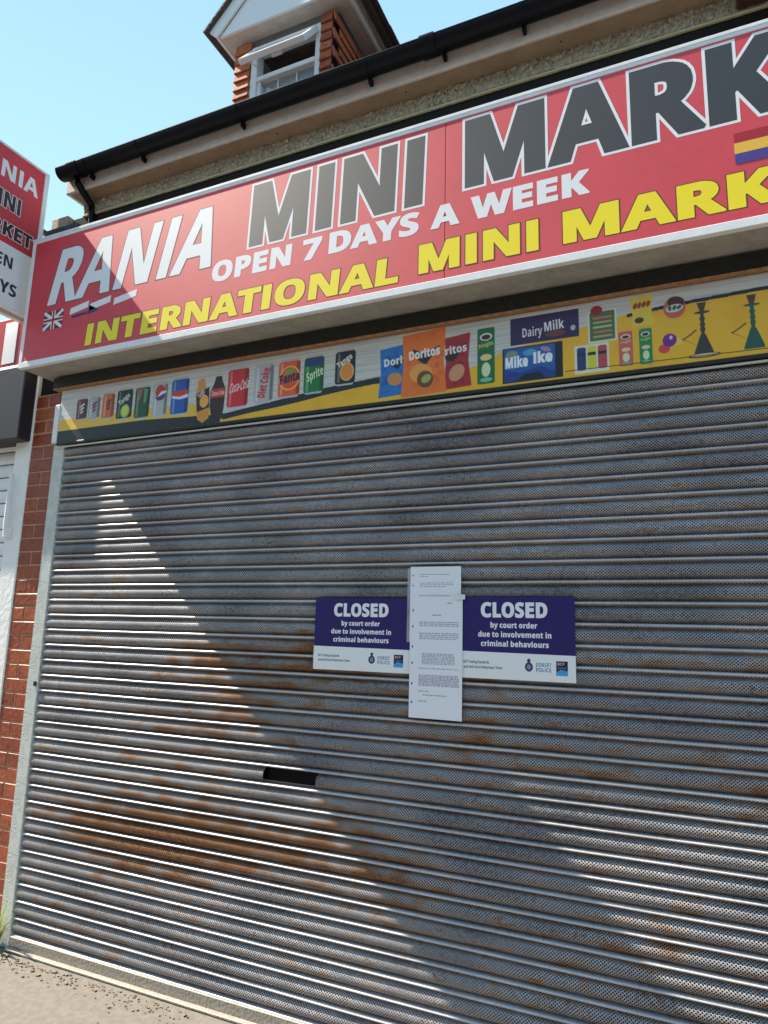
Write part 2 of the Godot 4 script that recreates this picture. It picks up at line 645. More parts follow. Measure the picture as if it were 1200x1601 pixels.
	for k in 24:
		var s := k * 0.16
		var a := Vector3(0, 4.245 + s * sin(ang), 0.16 - s * cos(ang))
		var e := Vector3(0, 4.245 + (s + 0.17) * sin(ang) - 0.012, 0.16 - (s + 0.17) * cos(ang) - 0.01)
		quad(r, Vector3(-0.1, a.y + 0.015, a.z), Vector3(5.2, a.y + 0.015, a.z), Vector3(5.2, e.y + 0.012, e.z), Vector3(-0.1, e.y + 0.012, e.z), Vector3(0, cos(ang), sin(ang)))
		quad(r, Vector3(-0.1, a.y, a.z), Vector3(5.2, a.y, a.z), Vector3(5.2, a.y + 0.016, a.z), Vector3(-0.1, a.y + 0.016, a.z), Vector3(0, 0, 1))
	var bot := [Vector3(-0.1, 4.2, 0.1), Vector3(5.2, 4.2, 0.1), Vector3(5.2, 4.2 + 3.9 * sin(ang), 0.1 - 3.9 * cos(ang)), Vector3(-0.1, 4.2 + 3.9 * sin(ang), 0.1 - 3.9 * cos(ang))]
	quad(r, bot[0], bot[1], bot[2], bot[3], Vector3(0, -cos(ang), -sin(ang)))
	put(r, "roof", M.slate, shop)
	bpart("gable_wall", Vector3(-0.06, 0, -4.0), Vector3(0.04, 4.1, -1.61), 0.0, M.render_white, shop)

func build_dormer() -> void:
	var zf := -0.8
	var x0 := 0.36
	var x1 := 1.17
	var wx0 := 0.5
	var wx1 := 1.08
	var wy0 := 5.17
	var wy1 := 5.77
	var ye := 5.86
	var st := nst()   # walls round the opening and the cheeks
	box(st, Vector3(x0 + 0.02, 4.7, zf - 0.12), Vector3(wx0, ye, zf - 0.02))
	box(st, Vector3(wx1, 4.7, zf - 0.12), Vector3(x1 - 0.02, ye, zf - 0.02))
	box(st, Vector3(wx0, wy1, zf - 0.12), Vector3(wx1, ye, zf - 0.02))
	box(st, Vector3(wx0, 4.7, zf - 0.12), Vector3(wx1, wy0, zf - 0.02))
	box(st, Vector3(x0 + 0.02, 4.7, -2.4), Vector3(x0 + 0.1, ye, zf - 0.121))
	box(st, Vector3(x1 - 0.1, 4.7, -2.4), Vector3(x1 - 0.02, ye, zf - 0.121))
	box(st, Vector3(x0 + 0.1, 4.7, -2.4), Vector3(x1 - 0.1, ye, -2.3))
	var dm := put(st, "dormer", M.room, shop)
	# hung clay tiles: rows that kick out at their lower edge
	var row := 0.073
	var tm := {}
	for w in [0.138, 0.092, 0.16]:
		var t := nst()
		box(t, Vector3(-w / 2 + 0.0015, -row - 0.02, -0.007), Vector3(w / 2 - 0.0015, 0.0, 0.007), 0.003)
		tm[w] = t.commit()
	for k in 15:
		var y := 4.88 + row * (k + 1)
		if y > ye + 0.03:
			break
		for side in 2:
			var w: float = 0.138 if side == 0 else 0.092
			var o := place(tm[w], "hung_tile", M.clay[rng.randi() % 3], dm)
			o.position = Vector3(x0 + 0.069 if side == 0 else x1 - 0.046, y + rng.randf_range(-0.003, 0.003), zf + 0.004)
			o.rotation = Vector3(-0.2, rng.randf_range(-0.02, 0.02), rng.randf_range(-0.012, 0.012))
		var off := 0.08 * (k % 2)
		for j in 7:
			var zz := zf - 0.06 - off - j * 0.16
			var o := place(tm[0.16], "hung_tile", M.clay[rng.randi() % 3], dm)
			o.transform = Transform3D(Basis(Vector3.UP, PI / 2) * Basis(Vector3.RIGHT, -0.2 + rng.randf_range(-0.01, 0.01)), Vector3(x1 + 0.004, y + rng.randf_range(-0.002, 0.002), zz))
	# window frame, fixed light below, sash hung open above
	var fr := nst()
	var fz0 := zf - 0.07
	var fz1 := zf + 0.012
	box(fr, Vector3(wx0, wy0, fz0), Vector3(wx0 + 0.055, wy1, fz1), 0.005)
	box(fr, Vector3(wx1 - 0.045, wy0, fz0), Vector3(wx1, wy1, fz1), 0.005)
	box(fr, Vector3(wx0 + 0.055, wy1 - 0.045, fz0), Vector3(wx1 - 0.045, wy1, fz1 - 0.001), 0.005)
	box(fr, Vector3(wx0 + 0.055, wy0, fz0), Vector3(wx1 - 0.045, wy0 + 0.06, fz1 - 0.001), 0.005)
	box(fr, Vector3(wx0 + 0.055, 5.475, fz0), Vector3(wx1 - 0.045, 5.515, fz1 - 0.002), 0.004)
	box(fr, Vector3(wx0 + 0.0555, wy0 + 0.06, fz0 + 0.01), Vector3(wx0 + 0.085, 5.475, fz1 - 0.012), 0.004)
	put(fr, "window_frame", M.white_upvc, dm)
	bpart("window_pane", Vector3(wx0 + 0.086, wy0 + 0.062, zf - 0.035), Vector3(wx1 - 0.046, 5.474, zf - 0.03), 0.0, M.glass, dm)
	for x in [0.72, 0.875]:
		bpart("glazing_bar", Vector3(x - 0.005, wy0 + 0.062, zf - 0.029), Vector3(x + 0.005, 5.474, zf - 0.022), 0.001, M.white_upvc, dm)
	var hinge := Transform3D(Basis(Vector3.RIGHT, -0.62), Vector3(0, wy1 - 0.05, zf + 0.02))
	var sw := 0.255
	var sa := nst()
	box(sa, Vector3(wx0 + 0.035, -0.03, -0.02), Vector3(wx1 - 0.02, 0.0, 0.02), 0.004, hinge)
	box(sa, Vector3(wx0 + 0.035, -sw - 0.035, -0.02), Vector3(wx1 - 0.02, -sw, 0.02), 0.004, hinge)
	box(sa, Vector3(wx0 + 0.035, -sw, -0.02), Vector3(wx0 + 0.07, -0.03, 0.019), 0.004, hinge)
	box(sa, Vector3(wx1 - 0.055, -sw, -0.02), Vector3(wx1 - 0.02, -0.03, 0.019), 0.004, hinge)
	put(sa, "open_sash", M.white_upvc, dm)
	bpart("sash_pane", Vector3(wx0 + 0.07, -sw, -0.006), Vector3(wx1 - 0.055, -0.03, 0.0), 0.0, M.glass, dm, hinge)
	bpart("sash_handle", Vector3(0.78, -sw - 0.02, -0.045), Vector3(0.86, -sw - 0.005, -0.021), 0.004, M.white_upvc, dm, hinge)
	var ar := nst()
	tube(ar, [hinge * Vector3(wx0 + 0.05, -0.2, -0.015), Vector3(wx0 + 0.055, 5.6, zf + 0.01)], 0.004, 6)
	put(ar, "stay_arm", M.white_upvc, dm)
	# net curtain inside, in folds
	var cu := nst()
	for i in 60:
		var xa := wx0 + 0.03 + (wx1 - wx0 - 0.06) * i / 60.0
		var xb := wx0 + 0.03 + (wx1 - wx0 - 0.06) * (i + 1) / 60.0
		var za := zf - 0.15 + 0.012 * sin(i * 0.9)
		var zb := zf - 0.15 + 0.012 * sin((i + 1) * 0.9)
		var ta := 5.30 + 0.06 * absf(sin(i * 0.11 + 1.2)) + (0.2 if i < 9 else 0.0)
		var tb := 5.30 + 0.06 * absf(sin((i + 1) * 0.11 + 1.2)) + (0.2 if i + 1 < 9 else 0.0)
		quad(cu, Vector3(xa, 4.8, za), Vector3(xb, 4.8, zb), Vector3(xb, tb, zb), Vector3(xa, ta, za))
	put(cu, "net_curtain", M.curtain, dm)
	# boxed gable over the window
	var xa := 0.25
	var xb := 1.31
	var xm := (xa + xb) / 2
	var rise := 0.56
	var zg := -0.69
	var so := nst()
	box(so, Vector3(xa + 0.02, ye, zf - 0.05), Vector3(xb - 0.02, ye + 0.012, zg - 0.019))
	box(so, Vector3(x1 + 0.015, ye, -2.2), Vector3(xb - 0.02, ye + 0.011, zf - 0.051))
	box(so, Vector3(xa + 0.02, ye, -2.2), Vector3(x0 - 0.015, ye + 0.011, zf - 0.051))
	put(so, "dormer_soffit", M.soffit_pale, dm)
	var ga := nst()
	for z in [zg, zg - 0.018]:
		tri(ga, Vector3(xa + 0.03, ye - 0.004, z), Vector3(xb - 0.03, ye - 0.004, z), Vector3(xm, ye + rise - 0.03, z), Vector3(0, 0, 1 if z == zg else -1))
	quad(ga, Vector3(xa + 0.03, ye - 0.004, zg), Vector3(xb - 0.03, ye - 0.004, zg), Vector3(xb - 0.03, ye - 0.004, zg - 0.018), Vector3(xa + 0.03, ye - 0.004, zg - 0.018), Vector3(0, -1, 0))
	put(ga, "gable_panel", M.white_upvc, dm)
	var slope := Vector2(xm - xa, rise)
	var ln := slope.length()
	var th := slope.angle()
	for s in [-1.0, 1.0]:
		var bs := Basis(Vector3.BACK, th if s < 0 else -th)
		var origin := Vector3(xa if s < 0 else xb, ye + 0.0, 0)
		var tf := Transform3D(bs, origin)
		var b := nst()
		if s < 0:
			box(b, Vector3(0, -0.02, zg + 0.001), Vector3(ln, 0.075, zg + 0.02), 0.003, tf)
		else:
			box(b, Vector3(-ln, -0.02, zg + 0.001), Vector3(0, 0.075, zg + 0.02), 0.003, tf)
		put(b, "bargeboard", M.white_upvc, dm)
		var ro := nst()
		if s < 0:
			box(ro, Vector3(-0.03, 0.076, -2.4), Vector3(ln, 0.1, zg + 0.05), 0.004, tf)
		else:
			box(ro, Vector3(-ln, 0.076, -2.4), Vector3(0.03, 0.1, zg + 0.05), 0.004, tf)
		put(ro, "dormer_roof", M.slate, dm)
		bpart("eaves_board", Vector3(-0.012, -0.006, -2.2), Vector3(0.012, 0.085, zg - 0.001), 0.003, M.white_upvc, dm, Transform3D(Basis.IDENTITY, Vector3(xa + 0.012 if s < 0 else xb - 0.012, ye, 0)))
	# tiles along the right eaves and up that slope
	var tl := nst()
	box(tl, Vector3(-0.02, 0.0, -0.058), Vector3(0.17, 0.014, 0.058), 0.004)
	var tile_mesh := tl.commit()
	for k in 14:
		for q in 4:
			var o := place(tile_mesh, "roof_tile", M.slate, dm)
			var tf := Transform3D(Basis(Vector3.BACK, PI - th) , Vector3(xb, ye, 0))
			var p := Transform3D(Basis(Vector3.BACK, -th), Vector3(xb, ye, 0)) * Vector3(0.045 - q * 0.14, 0.118 + rng.randf_range(0, 0.006), zg - 0.02 - k * 0.118)
			o.transform = Transform3D(Basis(Vector3.BACK, -th) * Basis(Vector3.UP, PI) * Basis(Vector3.BACK, 0.09), p)

func build_neighbour() -> void:
	var n := thing("neighbouring_shop", "white rendered shop next door with pale roller shutter under a dark fascia", "building")
	bpart("white_pier", Vector3(-0.42, 0, -0.25), Vector3(-0.287, 3.3, 0.004), 0.006, M.render_white, n)
	var white_slat := nst()
	var prof := [[0.0, 0.0], [0.004, 0.006], [0.02, 0.01], [0.05, 0.012], [0.07, 0.007], [0.075, 0.0]]
	for k in prof.size() - 1:
		var a := Vector3(-3.0, -prof[k][0], prof[k][1])
		var b := Vector3(-3.0, -prof[k + 1][0], prof[k + 1][1])
		quad(white_slat, b, b + Vector3(2.58, 0, 0), a + Vector3(2.58, 0, 0), a)
	var sm := white_slat.commit()
	for k in 34:
		var o := place(sm, "slat", M.frame, n)
		o.position = Vector3(0, 2.72 - k * 0.08, -0.06)
	var hz := nst()
	tube(hz, [Vector3(-0.385, 2.47, 0.03), Vector3(-0.375, 2.45, 0.034), Vector3(-0.375, 2.16, 0.034), Vector3(-0.385, 2.12, 0.02)], 0.016, 10)
	box(hz, Vector3(-0.41, 2.1, 0.004), Vector3(-0.36, 2.16, 0.03), 0.004)
	put(hz, "white_conduit", M.frame, n)
	bpart("shutter_box", Vector3(-3.0, 2.67, -0.2), Vector3(-0.3, 3.12, 0.088), 0.006, mat(rgb(38, 36, 42), 0.5), n)
	bpart("upper_wall", Vector3(-3.0, 3.12, -0.4), Vector3(-0.422, 3.5, -0.02), 0.0, M.render_white, n)
	var s := bpart("red_fascia", Vector3(-3.0, 3.15, -0.019), Vector3(-0.3, 3.47, 0.05), 0.005, M.red_dark, n)
	bpart("white_stripe", Vector3(-0.575, 3.17, 0.0505), Vector3(-0.465, 3.44, 0.053), 0.0, M.white_vinyl, s)
	bpart("trim", Vector3(-3.0, 3.122, -0.019), Vector3(-0.3, 3.149, 0.056), 0.004, M.frame, s)
	bpart("back_wall", Vector3(-3.0, 0, -0.5), Vector3(-0.422, 3.5, -0.4), 0.0, M.dark, n)

# terrace on the far side of the road, behind the photographer
func build_street() -> void:
	var st := nst()
	box(st, Vector3(-60, -0.4, 9.4), Vector3(60, 0.0, 12.4), 0.02)
	structure(put(st, "far_pavement", M.concrete, self), "pavement on the far side of the road")
	var wall := grain(rgb(120, 70, 52), rgb(142, 86, 64), 1.1, 0.85, 95, 0.2)
	var h := thing("terraced_house", "brick terraced house with slate roof across the road behind the photographer", "house", "terrace across the road")
	var w := nst()
	box(w, Vector3(-3.0, 0, 12.4), Vector3(3.0, 5.8, 20.0))
	put(w, "wall", wall, h)
	var r := nst()
	var pr := [Vector3(-3, 5.7, 12.1), Vector3(-3, 8.6, 16.2), Vector3(-3, 5.7, 20.3)]
	var ov := Vector3(6, 0, 0)
	quad(r, pr[0], pr[0] + ov, pr[1] + ov, pr[1], Vector3(0, 0.82, -0.57))
	quad(r, pr[1], pr[1] + ov, pr[2] + ov, pr[2], Vector3(0, 0.82, 0.57))
	quad(r, pr[0], pr[0] + ov, pr[2] + ov, pr[2], Vector3(0, -1, 0))
	tri(r, pr[0], pr[1], pr[2], Vector3(-1, 0, 0))
	tri(r, pr[0] + ov, pr[1] + ov, pr[2] + ov, Vector3(1, 0, 0))
	put(r, "roof", M.slate, h)
	for q in [[-1.9, 3.4, 1.3, 1.4], [1.1, 3.4, 1.3, 1.4], [0.2, 0.8, 2.0, 1.6]]:
		var f := nst()
		box(f, Vector3(q[0], q[1], 12.34), Vector3(q[0] + q[2], q[1] + 0.08, 12.41), 0.01)
		box(f, Vector3(q[0], q[1] + q[3] - 0.08, 12.34), Vector3(q[0] + q[2], q[1] + q[3], 12.41), 0.01)
		for x in [0.0, q[2] / 2 - 0.035, q[2] - 0.07]:
			box(f, Vector3(q[0] + x, q[1] + 0.08, 12.345), Vector3(q[0] + x + 0.07, q[1] + q[3] - 0.08, 12.405), 0.008)
		var win := put(f, "window", M.white_upvc, h)
		bpart("pane", Vector3(q[0] + 0.02, q[1] + 0.02, 12.38), Vector3(q[0] + q[2] - 0.02, q[1] + q[3] - 0.02, 12.395), 0.0, mat(rgb(40, 46, 52), 0.1), win)
	bpart("door", Vector3(-1.9, 0.0, 12.35), Vector3(-1.0, 2.1, 12.41), 0.01, M.brown_wood, h)
	h.position = Vector3(-20.0, 0, 0)
	for k in range(1, 8):
		var c := h.duplicate()
		c.name = numbered("terraced_house")
		add_child(c)
		c.position = Vector3(-20.0 + 6.0 * k, 0, 0)

# ---------------------------------------------------------------- roller shutter
const PITCH := 0.08
const LINE0 := 2.55
const PROF_BEAD := [[0.000, -0.0130], [0.0008, 0.0020], [0.0025, 0.0075], [0.0055, 0.0098], [0.0085, 0.0098], [0.0108, 0.0075], [0.0118, 0.0010], [0.0120, -0.0130]]
const PROF_BODY := [[0.012, -0.0130], [0.0165, -0.0135], [0.0205, -0.0100], [0.0240, -0.0040], [0.0285, 0.0028], [0.036, 0.0078], [0.044, 0.0104], [0.052, 0.0111], [0.059, 0.0100], [0.0655, 0.0060], [0.0705, -0.0010], [0.0755, -0.0090], [0.080, -0.0130]]

func shutter_print() -> ImageTexture:
	var w := 1536
	var rows := 24
	var n := 33
	var h := rows * n
	var mk := func(f: float, o: int, s: int, st: float) -> PackedByteArray:
		var q := FastNoiseLite.new()
		q.seed = s
		q.frequency = f
		q.fractal_octaves = o
		var im := q.get_image(int(w / st), h)
		im.resize(w, h, Image.INTERPOLATE_CUBIC)
		return im.get_data()
	var coarse: PackedByteArray = mk.call(0.009, 3, 1, 2.5)
	var mid: PackedByteArray = mk.call(0.045, 4, 2, 3.0)
	var fine: PackedByteArray = mk.call(0.2, 2, 3, 1.6)
	var spots := [[1.55, 1.47, 0.65, 0.12, 0.75], [1.1, 1.2, 0.5, 0.2, 0.6], [1.2, 0.7, 0.9, 0.16, 1.0], [2.7, 1.15, 0.8, 0.3, 0.3], [0.7, 0.62, 0.4, 0.12, 0.8], [2.4, 0.5, 0.8, 0.2, 0.2], [0.5, 0.25, 0.5, 0.2, 0.35], [3.3, 0.4, 0.6, 0.3, 0.2]]
	var data := PackedByteArray()
	data.resize(w * h * 3)
	var rust_a := Color(0.38, 0.24, 0.15)
	var rust_b := Color(0.70, 0.47, 0.29)
	var steel := Color(0.60, 0.59, 0.60)
	var pale := Color(0.84, 0.83, 0.84)
	var soot := Color(0.24, 0.235, 0.25)
	for j in h:
		var t := (j % rows) / float(rows)
		var y := LINE0 + PITCH - (j / rows + t) * PITCH
		for i in w:
			var k := j * w + i
			var c0 := coarse[k] / 255.0
			var m0 := mid[k] / 255.0
			var f0 := fine[k] / 255.0
			var c := steel.lerp(pale, clampf((m0 - 0.5) * 1.3 + (f0 - 0.5) * 1.8 + 0.3, 0, 1))
			c = c.lerp(soot, clampf((0.5 - c0) * 0.9 + (f0 - 0.5) * 1.3 + (m0 - 0.5) * 0.5, 0, 0.6))
			if t > 0.2 and i % 2 >= 0:
				var x := i * 4.05 / w
				var r := 0.0 if y > 1.6 else 0.06
				for s in spots:
					var dx: float = (x - s[0]) / s[2]
					var dy: float = (y - s[1]) / s[3]
					var dd := dx * dx + dy * dy
					if dd < 4.0:
						r += s[4] * exp(-dd)
				r = (r * 1.25 + (m0 - 0.5) * 1.3 + (f0 - 0.5) * 0.9 + (c0 - 0.5) * 0.9 - 0.46 + (0.2 if t > 0.6 else 0.0)) * 1.2
				if r > 0.0:
					c = c.lerp(rust_a.lerp(rust_b, clampf(f0 * 1.6 - 0.4, 0, 1)), minf(r, 0.9))
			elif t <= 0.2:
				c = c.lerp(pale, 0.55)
			data[k * 3] = int(c.r * 255)
			data[k * 3 + 1] = int(c.g * 255)
			data[k * 3 + 2] = int(c.b * 255)
	return ImageTexture.create_from_image(Image.create_from_data(w, h, false, Image.FORMAT_RGB8, data))

func strip(arr: Dictionary, prof: Array, slat: int, x0: float, x1: float, segs: int, wob: FastNoiseLite) -> void:
	var y0 := LINE0 + PITCH - slat * PITCH
	var normals := []
	for k in prof.size():
		var a: Array = prof[maxi(k - 1, 0)]
		var b: Array = prof[mini(k + 1, prof.size() - 1)]
		normals.append(Vector3(0, b[1] - a[1], b[0] - a[0]).normalized())
	var base: int = arr.v.size()
	var run := 0.0
	var runs := []
	for k in prof.size():
		if k > 0:
			run += Vector2(prof[k][0] - prof[k - 1][0], prof[k][1] - prof[k - 1][1]).length()
		runs.append(run)
	for i in segs + 1:
		var x := x0 + (x1 - x0) * i / segs
		var dz := 0.0009 * wob.get_noise_2d(x * 3.0, slat * 7.3)
		var dy := 0.0012 * wob.get_noise_2d(x * 1.3 + 50.0, slat * 5.1)
		for k in prof.size():
			arr.v.append(Vector3(x, y0 - prof[k][0] + dy, prof[k][1] + dz))
			arr.n.append(normals[k])
			arr.uv.append(Vector2(x / 0.0125, (runs[k] + slat * 0.0031) / 0.0115))
			arr.uv2.append(Vector2(x / 4.13, (slat + prof[k][0] / PITCH) / 33.0))
	var m := prof.size()
	for i in segs:
		for k in m - 1:
			var a := base + i * m + k
			for q in [a, a + m, a + 1, a + 1, a + m, a + m + 1]:
				arr.i.append(q)

func add_arrays(mesh: ArrayMesh, arr: Dictionary, m: Material) -> void:
	var a := []
	a.resize(Mesh.ARRAY_MAX)
	a[Mesh.ARRAY_VERTEX] = PackedVector3Array(arr.v)
	a[Mesh.ARRAY_NORMAL] = PackedVector3Array(arr.n)
	a[Mesh.ARRAY_TEX_UV] = PackedVector2Array(arr.uv)
	a[Mesh.ARRAY_TEX_UV2] = PackedVector2Array(arr.uv2)
	a[Mesh.ARRAY_INDEX] = PackedInt32Array(arr.i)
	mesh.add_surface_from_arrays(Mesh.PRIMITIVE_TRIANGLES, a)
	mesh.surface_set_material(mesh.get_surface_count() - 1, m)

func build_shutter() -> void:
	var sh := thing("roller_shutter", "closed grey perforated steel roller shutter with rust streaks", "shutter")
	var tex := shutter_print()
	var holes := Image.create(48, 48, false, Image.FORMAT_RGBA8)
	for y in 48:
		for x in 48:
			var p := Vector2(x + 0.5, y + 0.5)
			var d := 1e9
			for c in [Vector2(24, 24), Vector2(0, 0), Vector2(48, 0), Vector2(0, 48), Vector2(48, 48)]:
				d = minf(d, p.distance_to(c))
			holes.set_pixel(x, y, Color(1, 1, 1, clampf((d - 11.5) / 3.0 + 0.5, 0, 1)))
	M.slat_body = mat(Color.WHITE, 0.48, 0.22)
	M.slat_body.albedo_texture = ImageTexture.create_from_image(holes)
	M.slat_body.transparency = BaseMaterial3D.TRANSPARENCY_ALPHA_SCISSOR
	M.slat_body.alpha_scissor_threshold = 0.5
	M.slat_bead = mat(Color.WHITE, 0.4, 0.25)
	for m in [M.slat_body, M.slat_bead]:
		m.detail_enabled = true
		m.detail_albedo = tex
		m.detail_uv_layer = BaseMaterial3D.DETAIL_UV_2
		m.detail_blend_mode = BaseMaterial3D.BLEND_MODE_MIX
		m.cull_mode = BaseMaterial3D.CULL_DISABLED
	var wob := FastNoiseLite.new()
	wob.seed = 4
	wob.frequency = 0.6
	var w := SHOP_R + 0.01
	for s in 33:
		var bead := {"v": [], "n": [], "uv": [], "uv2": [], "i": []}
		var body := {"v": [], "n": [], "uv": [], "uv2": [], "i": []}
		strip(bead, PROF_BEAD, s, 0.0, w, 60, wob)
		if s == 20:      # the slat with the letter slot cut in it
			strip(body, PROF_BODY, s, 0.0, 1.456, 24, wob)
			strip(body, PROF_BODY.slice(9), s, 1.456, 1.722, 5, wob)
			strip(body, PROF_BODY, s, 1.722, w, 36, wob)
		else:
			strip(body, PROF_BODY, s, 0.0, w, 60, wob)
		var mesh := ArrayMesh.new()
		add_arrays(mesh, bead, M.slat_bead)
		add_arrays(mesh, body, M.slat_body)
		place(mesh, "slat", null, sh)
	var by := LINE0 + PITCH - 33 * PITCH     # top of the bottom bar, -0.01
	bpart("letter_slot_liner", Vector3(1.45, 0.945, -0.06), Vector3(1.73, 1.01, -0.05), 0.0, M.dark, sh)
	M.bar = grain(rgb(132, 128, 122), rgb(160, 155, 146), 0.4, 0.5, 70, 0.1, rgb(150, 104, 70, 0.7), 0.7)
	bpart("bottom_bar", Vector3(0.0, 0.006, -0.012), Vector3(w, 0.062, 0.014), 0.004, M.bar, sh)
	bpart("bottom_lip", Vector3(0.0, 0.002, 0.0141), Vector3(w, 0.014, 0.04), 0.003, M.bar, sh)
	for s in [[-0.086, 0.0], [w, w + 0.086]]:
		bpart("guide_rail", Vector3(s[0], 0.0, -0.04), Vector3(s[1], 2.625, 0.0125), 0.004, M.rail, sh)
	bpart("rail_bolt", Vector3(-0.03, 1.285, 0.0126), Vector3(-0.008, 1.31, 0.019), 0.003, M.dark, sh)
	bpart("rail_cap", Vector3(-0.062, 2.598, 0.0127), Vector3(0.012, 2.622, 0.02), 0.003, M.rail, sh)

# ---------------------------------------------------------------- fascia sign
func word(parent: Node, text: String, r: Array, bold: float, slant: float, m: Material, line: float, lm: Material, x: Transform3D, z: float) -> void:
	var wd := set_word(text, r[0], r[1], r[2], r[3], bold, slant)
	if line > 0.0:
		var o := put(emit_word(grown(wd, line), x, z, z + 0.00012), "letter_outline", lm, parent)
		put(emit_word(wd, x, z + 0.00012, z + 0.00026), "lettering", m, o)
	else:
		put(emit_word(wd, x, z, z + 0.00015), "lettering", m, parent)

func build_sign() -> void:
	var sg := thing("shop_sign", "long red light-box shop sign reading RANIA MINI MARKET above the shutter", "sign")
	var x0 := -0.185
	var x1 := 4.33
	var y0 := 3.025
	var y1 := 3.82
	var zb := -0.012
	var zf := 0.22
	var fw := 0.034
	bpart("sign_box", Vector3(x0 + 0.006, y0 + 0.004, zb), Vector3(x1 - 0.006, y1 - 0.004, zf - 0.025), 0.003, M.grey_metal, sg)
	var fr := nst()
	box(fr, Vector3(x0, y0, zf - 0.0245), Vector3(x1, y0 + fw, zf + 0.0022), 0.002)
	box(fr, Vector3(x0, y1 - fw, zf - 0.0245), Vector3(x1, y1, zf + 0.0022), 0.002)
	box(fr, Vector3(x0, y1 - fw * 0.5, zf + 0.0023), Vector3(x1, y1 - 0.003, zf + 0.004), 0.001)
	box(fr, Vector3(x0, y0 + fw, zf - 0.0245), Vector3(x0 + 0.026, y1 - fw, zf + 0.0021), 0.002)
	box(fr, Vector3(x1 - 0.026, y0 + fw, zf - 0.0245), Vector3(x1, y1 - fw, zf + 0.0021), 0.002)
	put(fr, "sign_frame", M.frame, sg)
	var faces := []
	for s in [[x0 + 0.026, 2.349], [2.3515, x1 - 0.026]]:
		faces.append(bpart("face_panel", Vector3(s[0], y0 + fw, zf - 0.02), Vector3(s[1], y1 - fw, zf), 0.0012, M.red, sg))
	var id := Transform3D.IDENTITY
	word(faces[0], "RANIA", [-0.01, 1.13, 3.372, 3.702], 0.012, 0.235, M.white_vinyl, 0.005, M.black_vinyl, id, zf + 0.0001)
	word(faces[0], "MINI", [1.352, 2.247, 3.424, 3.752], 0.03, 0.03, M.black_vinyl, 0.011, M.white_vinyl, id, zf + 0.0001)
	word(faces[1], "MARKET", [2.436, 4.07, 3.446, 3.766], 0.03, 0.0, M.black_vinyl, 0.011, M.white_vinyl, id, zf + 0.0001)
	word(faces[0], "OPEN", [1.14, 1.595, 3.281, 3.388], 0.03, 0.06, M.white_vinyl, 0.0, null, id, zf + 0.0001)
	word(faces[0], "7", [1.655, 1.755, 3.284, 3.390], 0.03, 0.06, M.white_vinyl, 0.0, null, id, zf + 0.0001)
	word(faces[0], "DAYS", [1.795, 2.232, 3.290, 3.394], 0.03, 0.04, M.white_vinyl, 0.0, null, id, zf + 0.0001)
	word(faces[0], "A", [2.285, 2.415, 3.293, 3.396], 0.03, 0.0, M.white_vinyl, 0.0, null, id, zf + 0.0003)
	word(faces[1], "WEEK", [2.462, 2.936, 3.294, 3.398], 0.03, 0.0, M.white_vinyl, 0.0, null, id, zf + 0.0001)
	word(faces[0], "INTERNATIONAL", [0.318, 2.14, 3.083, 3.206], 0.026, 0.08, M.yellow_vinyl, 0.004, M.olive, id, zf + 0.0001)
	word(faces[1], "MINI", [2.235, 2.738, 3.100, 3.233], 0.03, 0.0, M.yellow_vinyl, 0.004, M.olive, id, zf + 0.0003)
	word(faces[1], "MARKET", [2.832, 3.84, 3.102, 3.238], 0.03, 0.0, M.yellow_vinyl, 0.004, M.olive, id, zf + 0.0001)
	# row of small flags under the name
	var z := zf + 0.0004
	var fl := nst()   # saltire and cross of the first flag
	var c := Vector2(0.055, 3.278)
	box(fl, Vector3(c.x - 0.075, c.y - 0.055, z), Vector3(c.x + 0.075, c.y + 0.055, z + 0.0004))
	var union := put(fl, "union_flag", mat(rgb(120, 24, 52), 0.45), faces[0])
	var wx := nst()
	for a in [0.62, -0.62]:
		box(wx, Vector3(-0.088, -0.009, z + 0.0005), Vector3(0.088, 0.009, z + 0.0009), 0.0, Transform3D(Basis(Vector3.BACK, a), Vector3(c.x, c.y, 0)))
	box(wx, Vector3(c.x - 0.014, c.y - 0.055, z + 0.0005), Vector3(c.x + 0.014, c.y + 0.055, z + 0.0011))
	box(wx, Vector3(c.x - 0.075, c.y - 0.013, z + 0.0005), Vector3(c.x + 0.075, c.y + 0.013, z + 0.0010))
	put(wx, "white_cross", M.white_vinyl, union)
	var rx := nst()
	box(rx, Vector3(c.x - 0.007, c.y - 0.055, z + 0.0012), Vector3(c.x + 0.007, c.y + 0.055, z + 0.0015))
	box(rx, Vector3(c.x - 0.075, c.y - 0.007, z + 0.0012), Vector3(c.x + 0.075, c.y + 0.007, z + 0.00145))
	put(rx, "red_cross", M.red_dark, union)
	for s in [[0.18, 0.315], [0.325, 0.475], [0.50, 0.655]]:
		var q := nst()
		var a := Vector3(s[0], 3.285, z)
		var b := Vector3(s[1], 3.307, z)
		quad(q, a, b, b + Vector3(0.004, 0.038, 0), a + Vector3(0.004, 0.038, 0), Vector3(0, 0, 1))
		put(q, "flag_stripe", M.white_vinyl, faces[0])
	var nv := nst()
	tri(nv, Vector3(0.315, 3.262, z), Vector3(0.40, 3.278, z), Vector3(0.325, 3.318, z), Vector3(0, 0, 1))
	quad(nv, Vector3(0.20, 3.262, z), Vector3(0.312, 3.268, z), Vector3(0.312, 3.285, z), Vector3(0.20, 3.277, z), Vector3(0, 0, 1))
	put(nv, "flag_wedge", M.navy, faces[0])
	for s in [[3.355, 3.393, M.red_dark], [3.312, 3.354, mat(rgb(236, 186, 66), 0.45)], [3.272, 3.311, mat(rgb(72, 56, 140), 0.45)]]:
		bpart("flag_band", Vector3(3.432, s[0], z), Vector3(3.62, s[1], z + 0.0005), 0.0, s[2], faces[1])

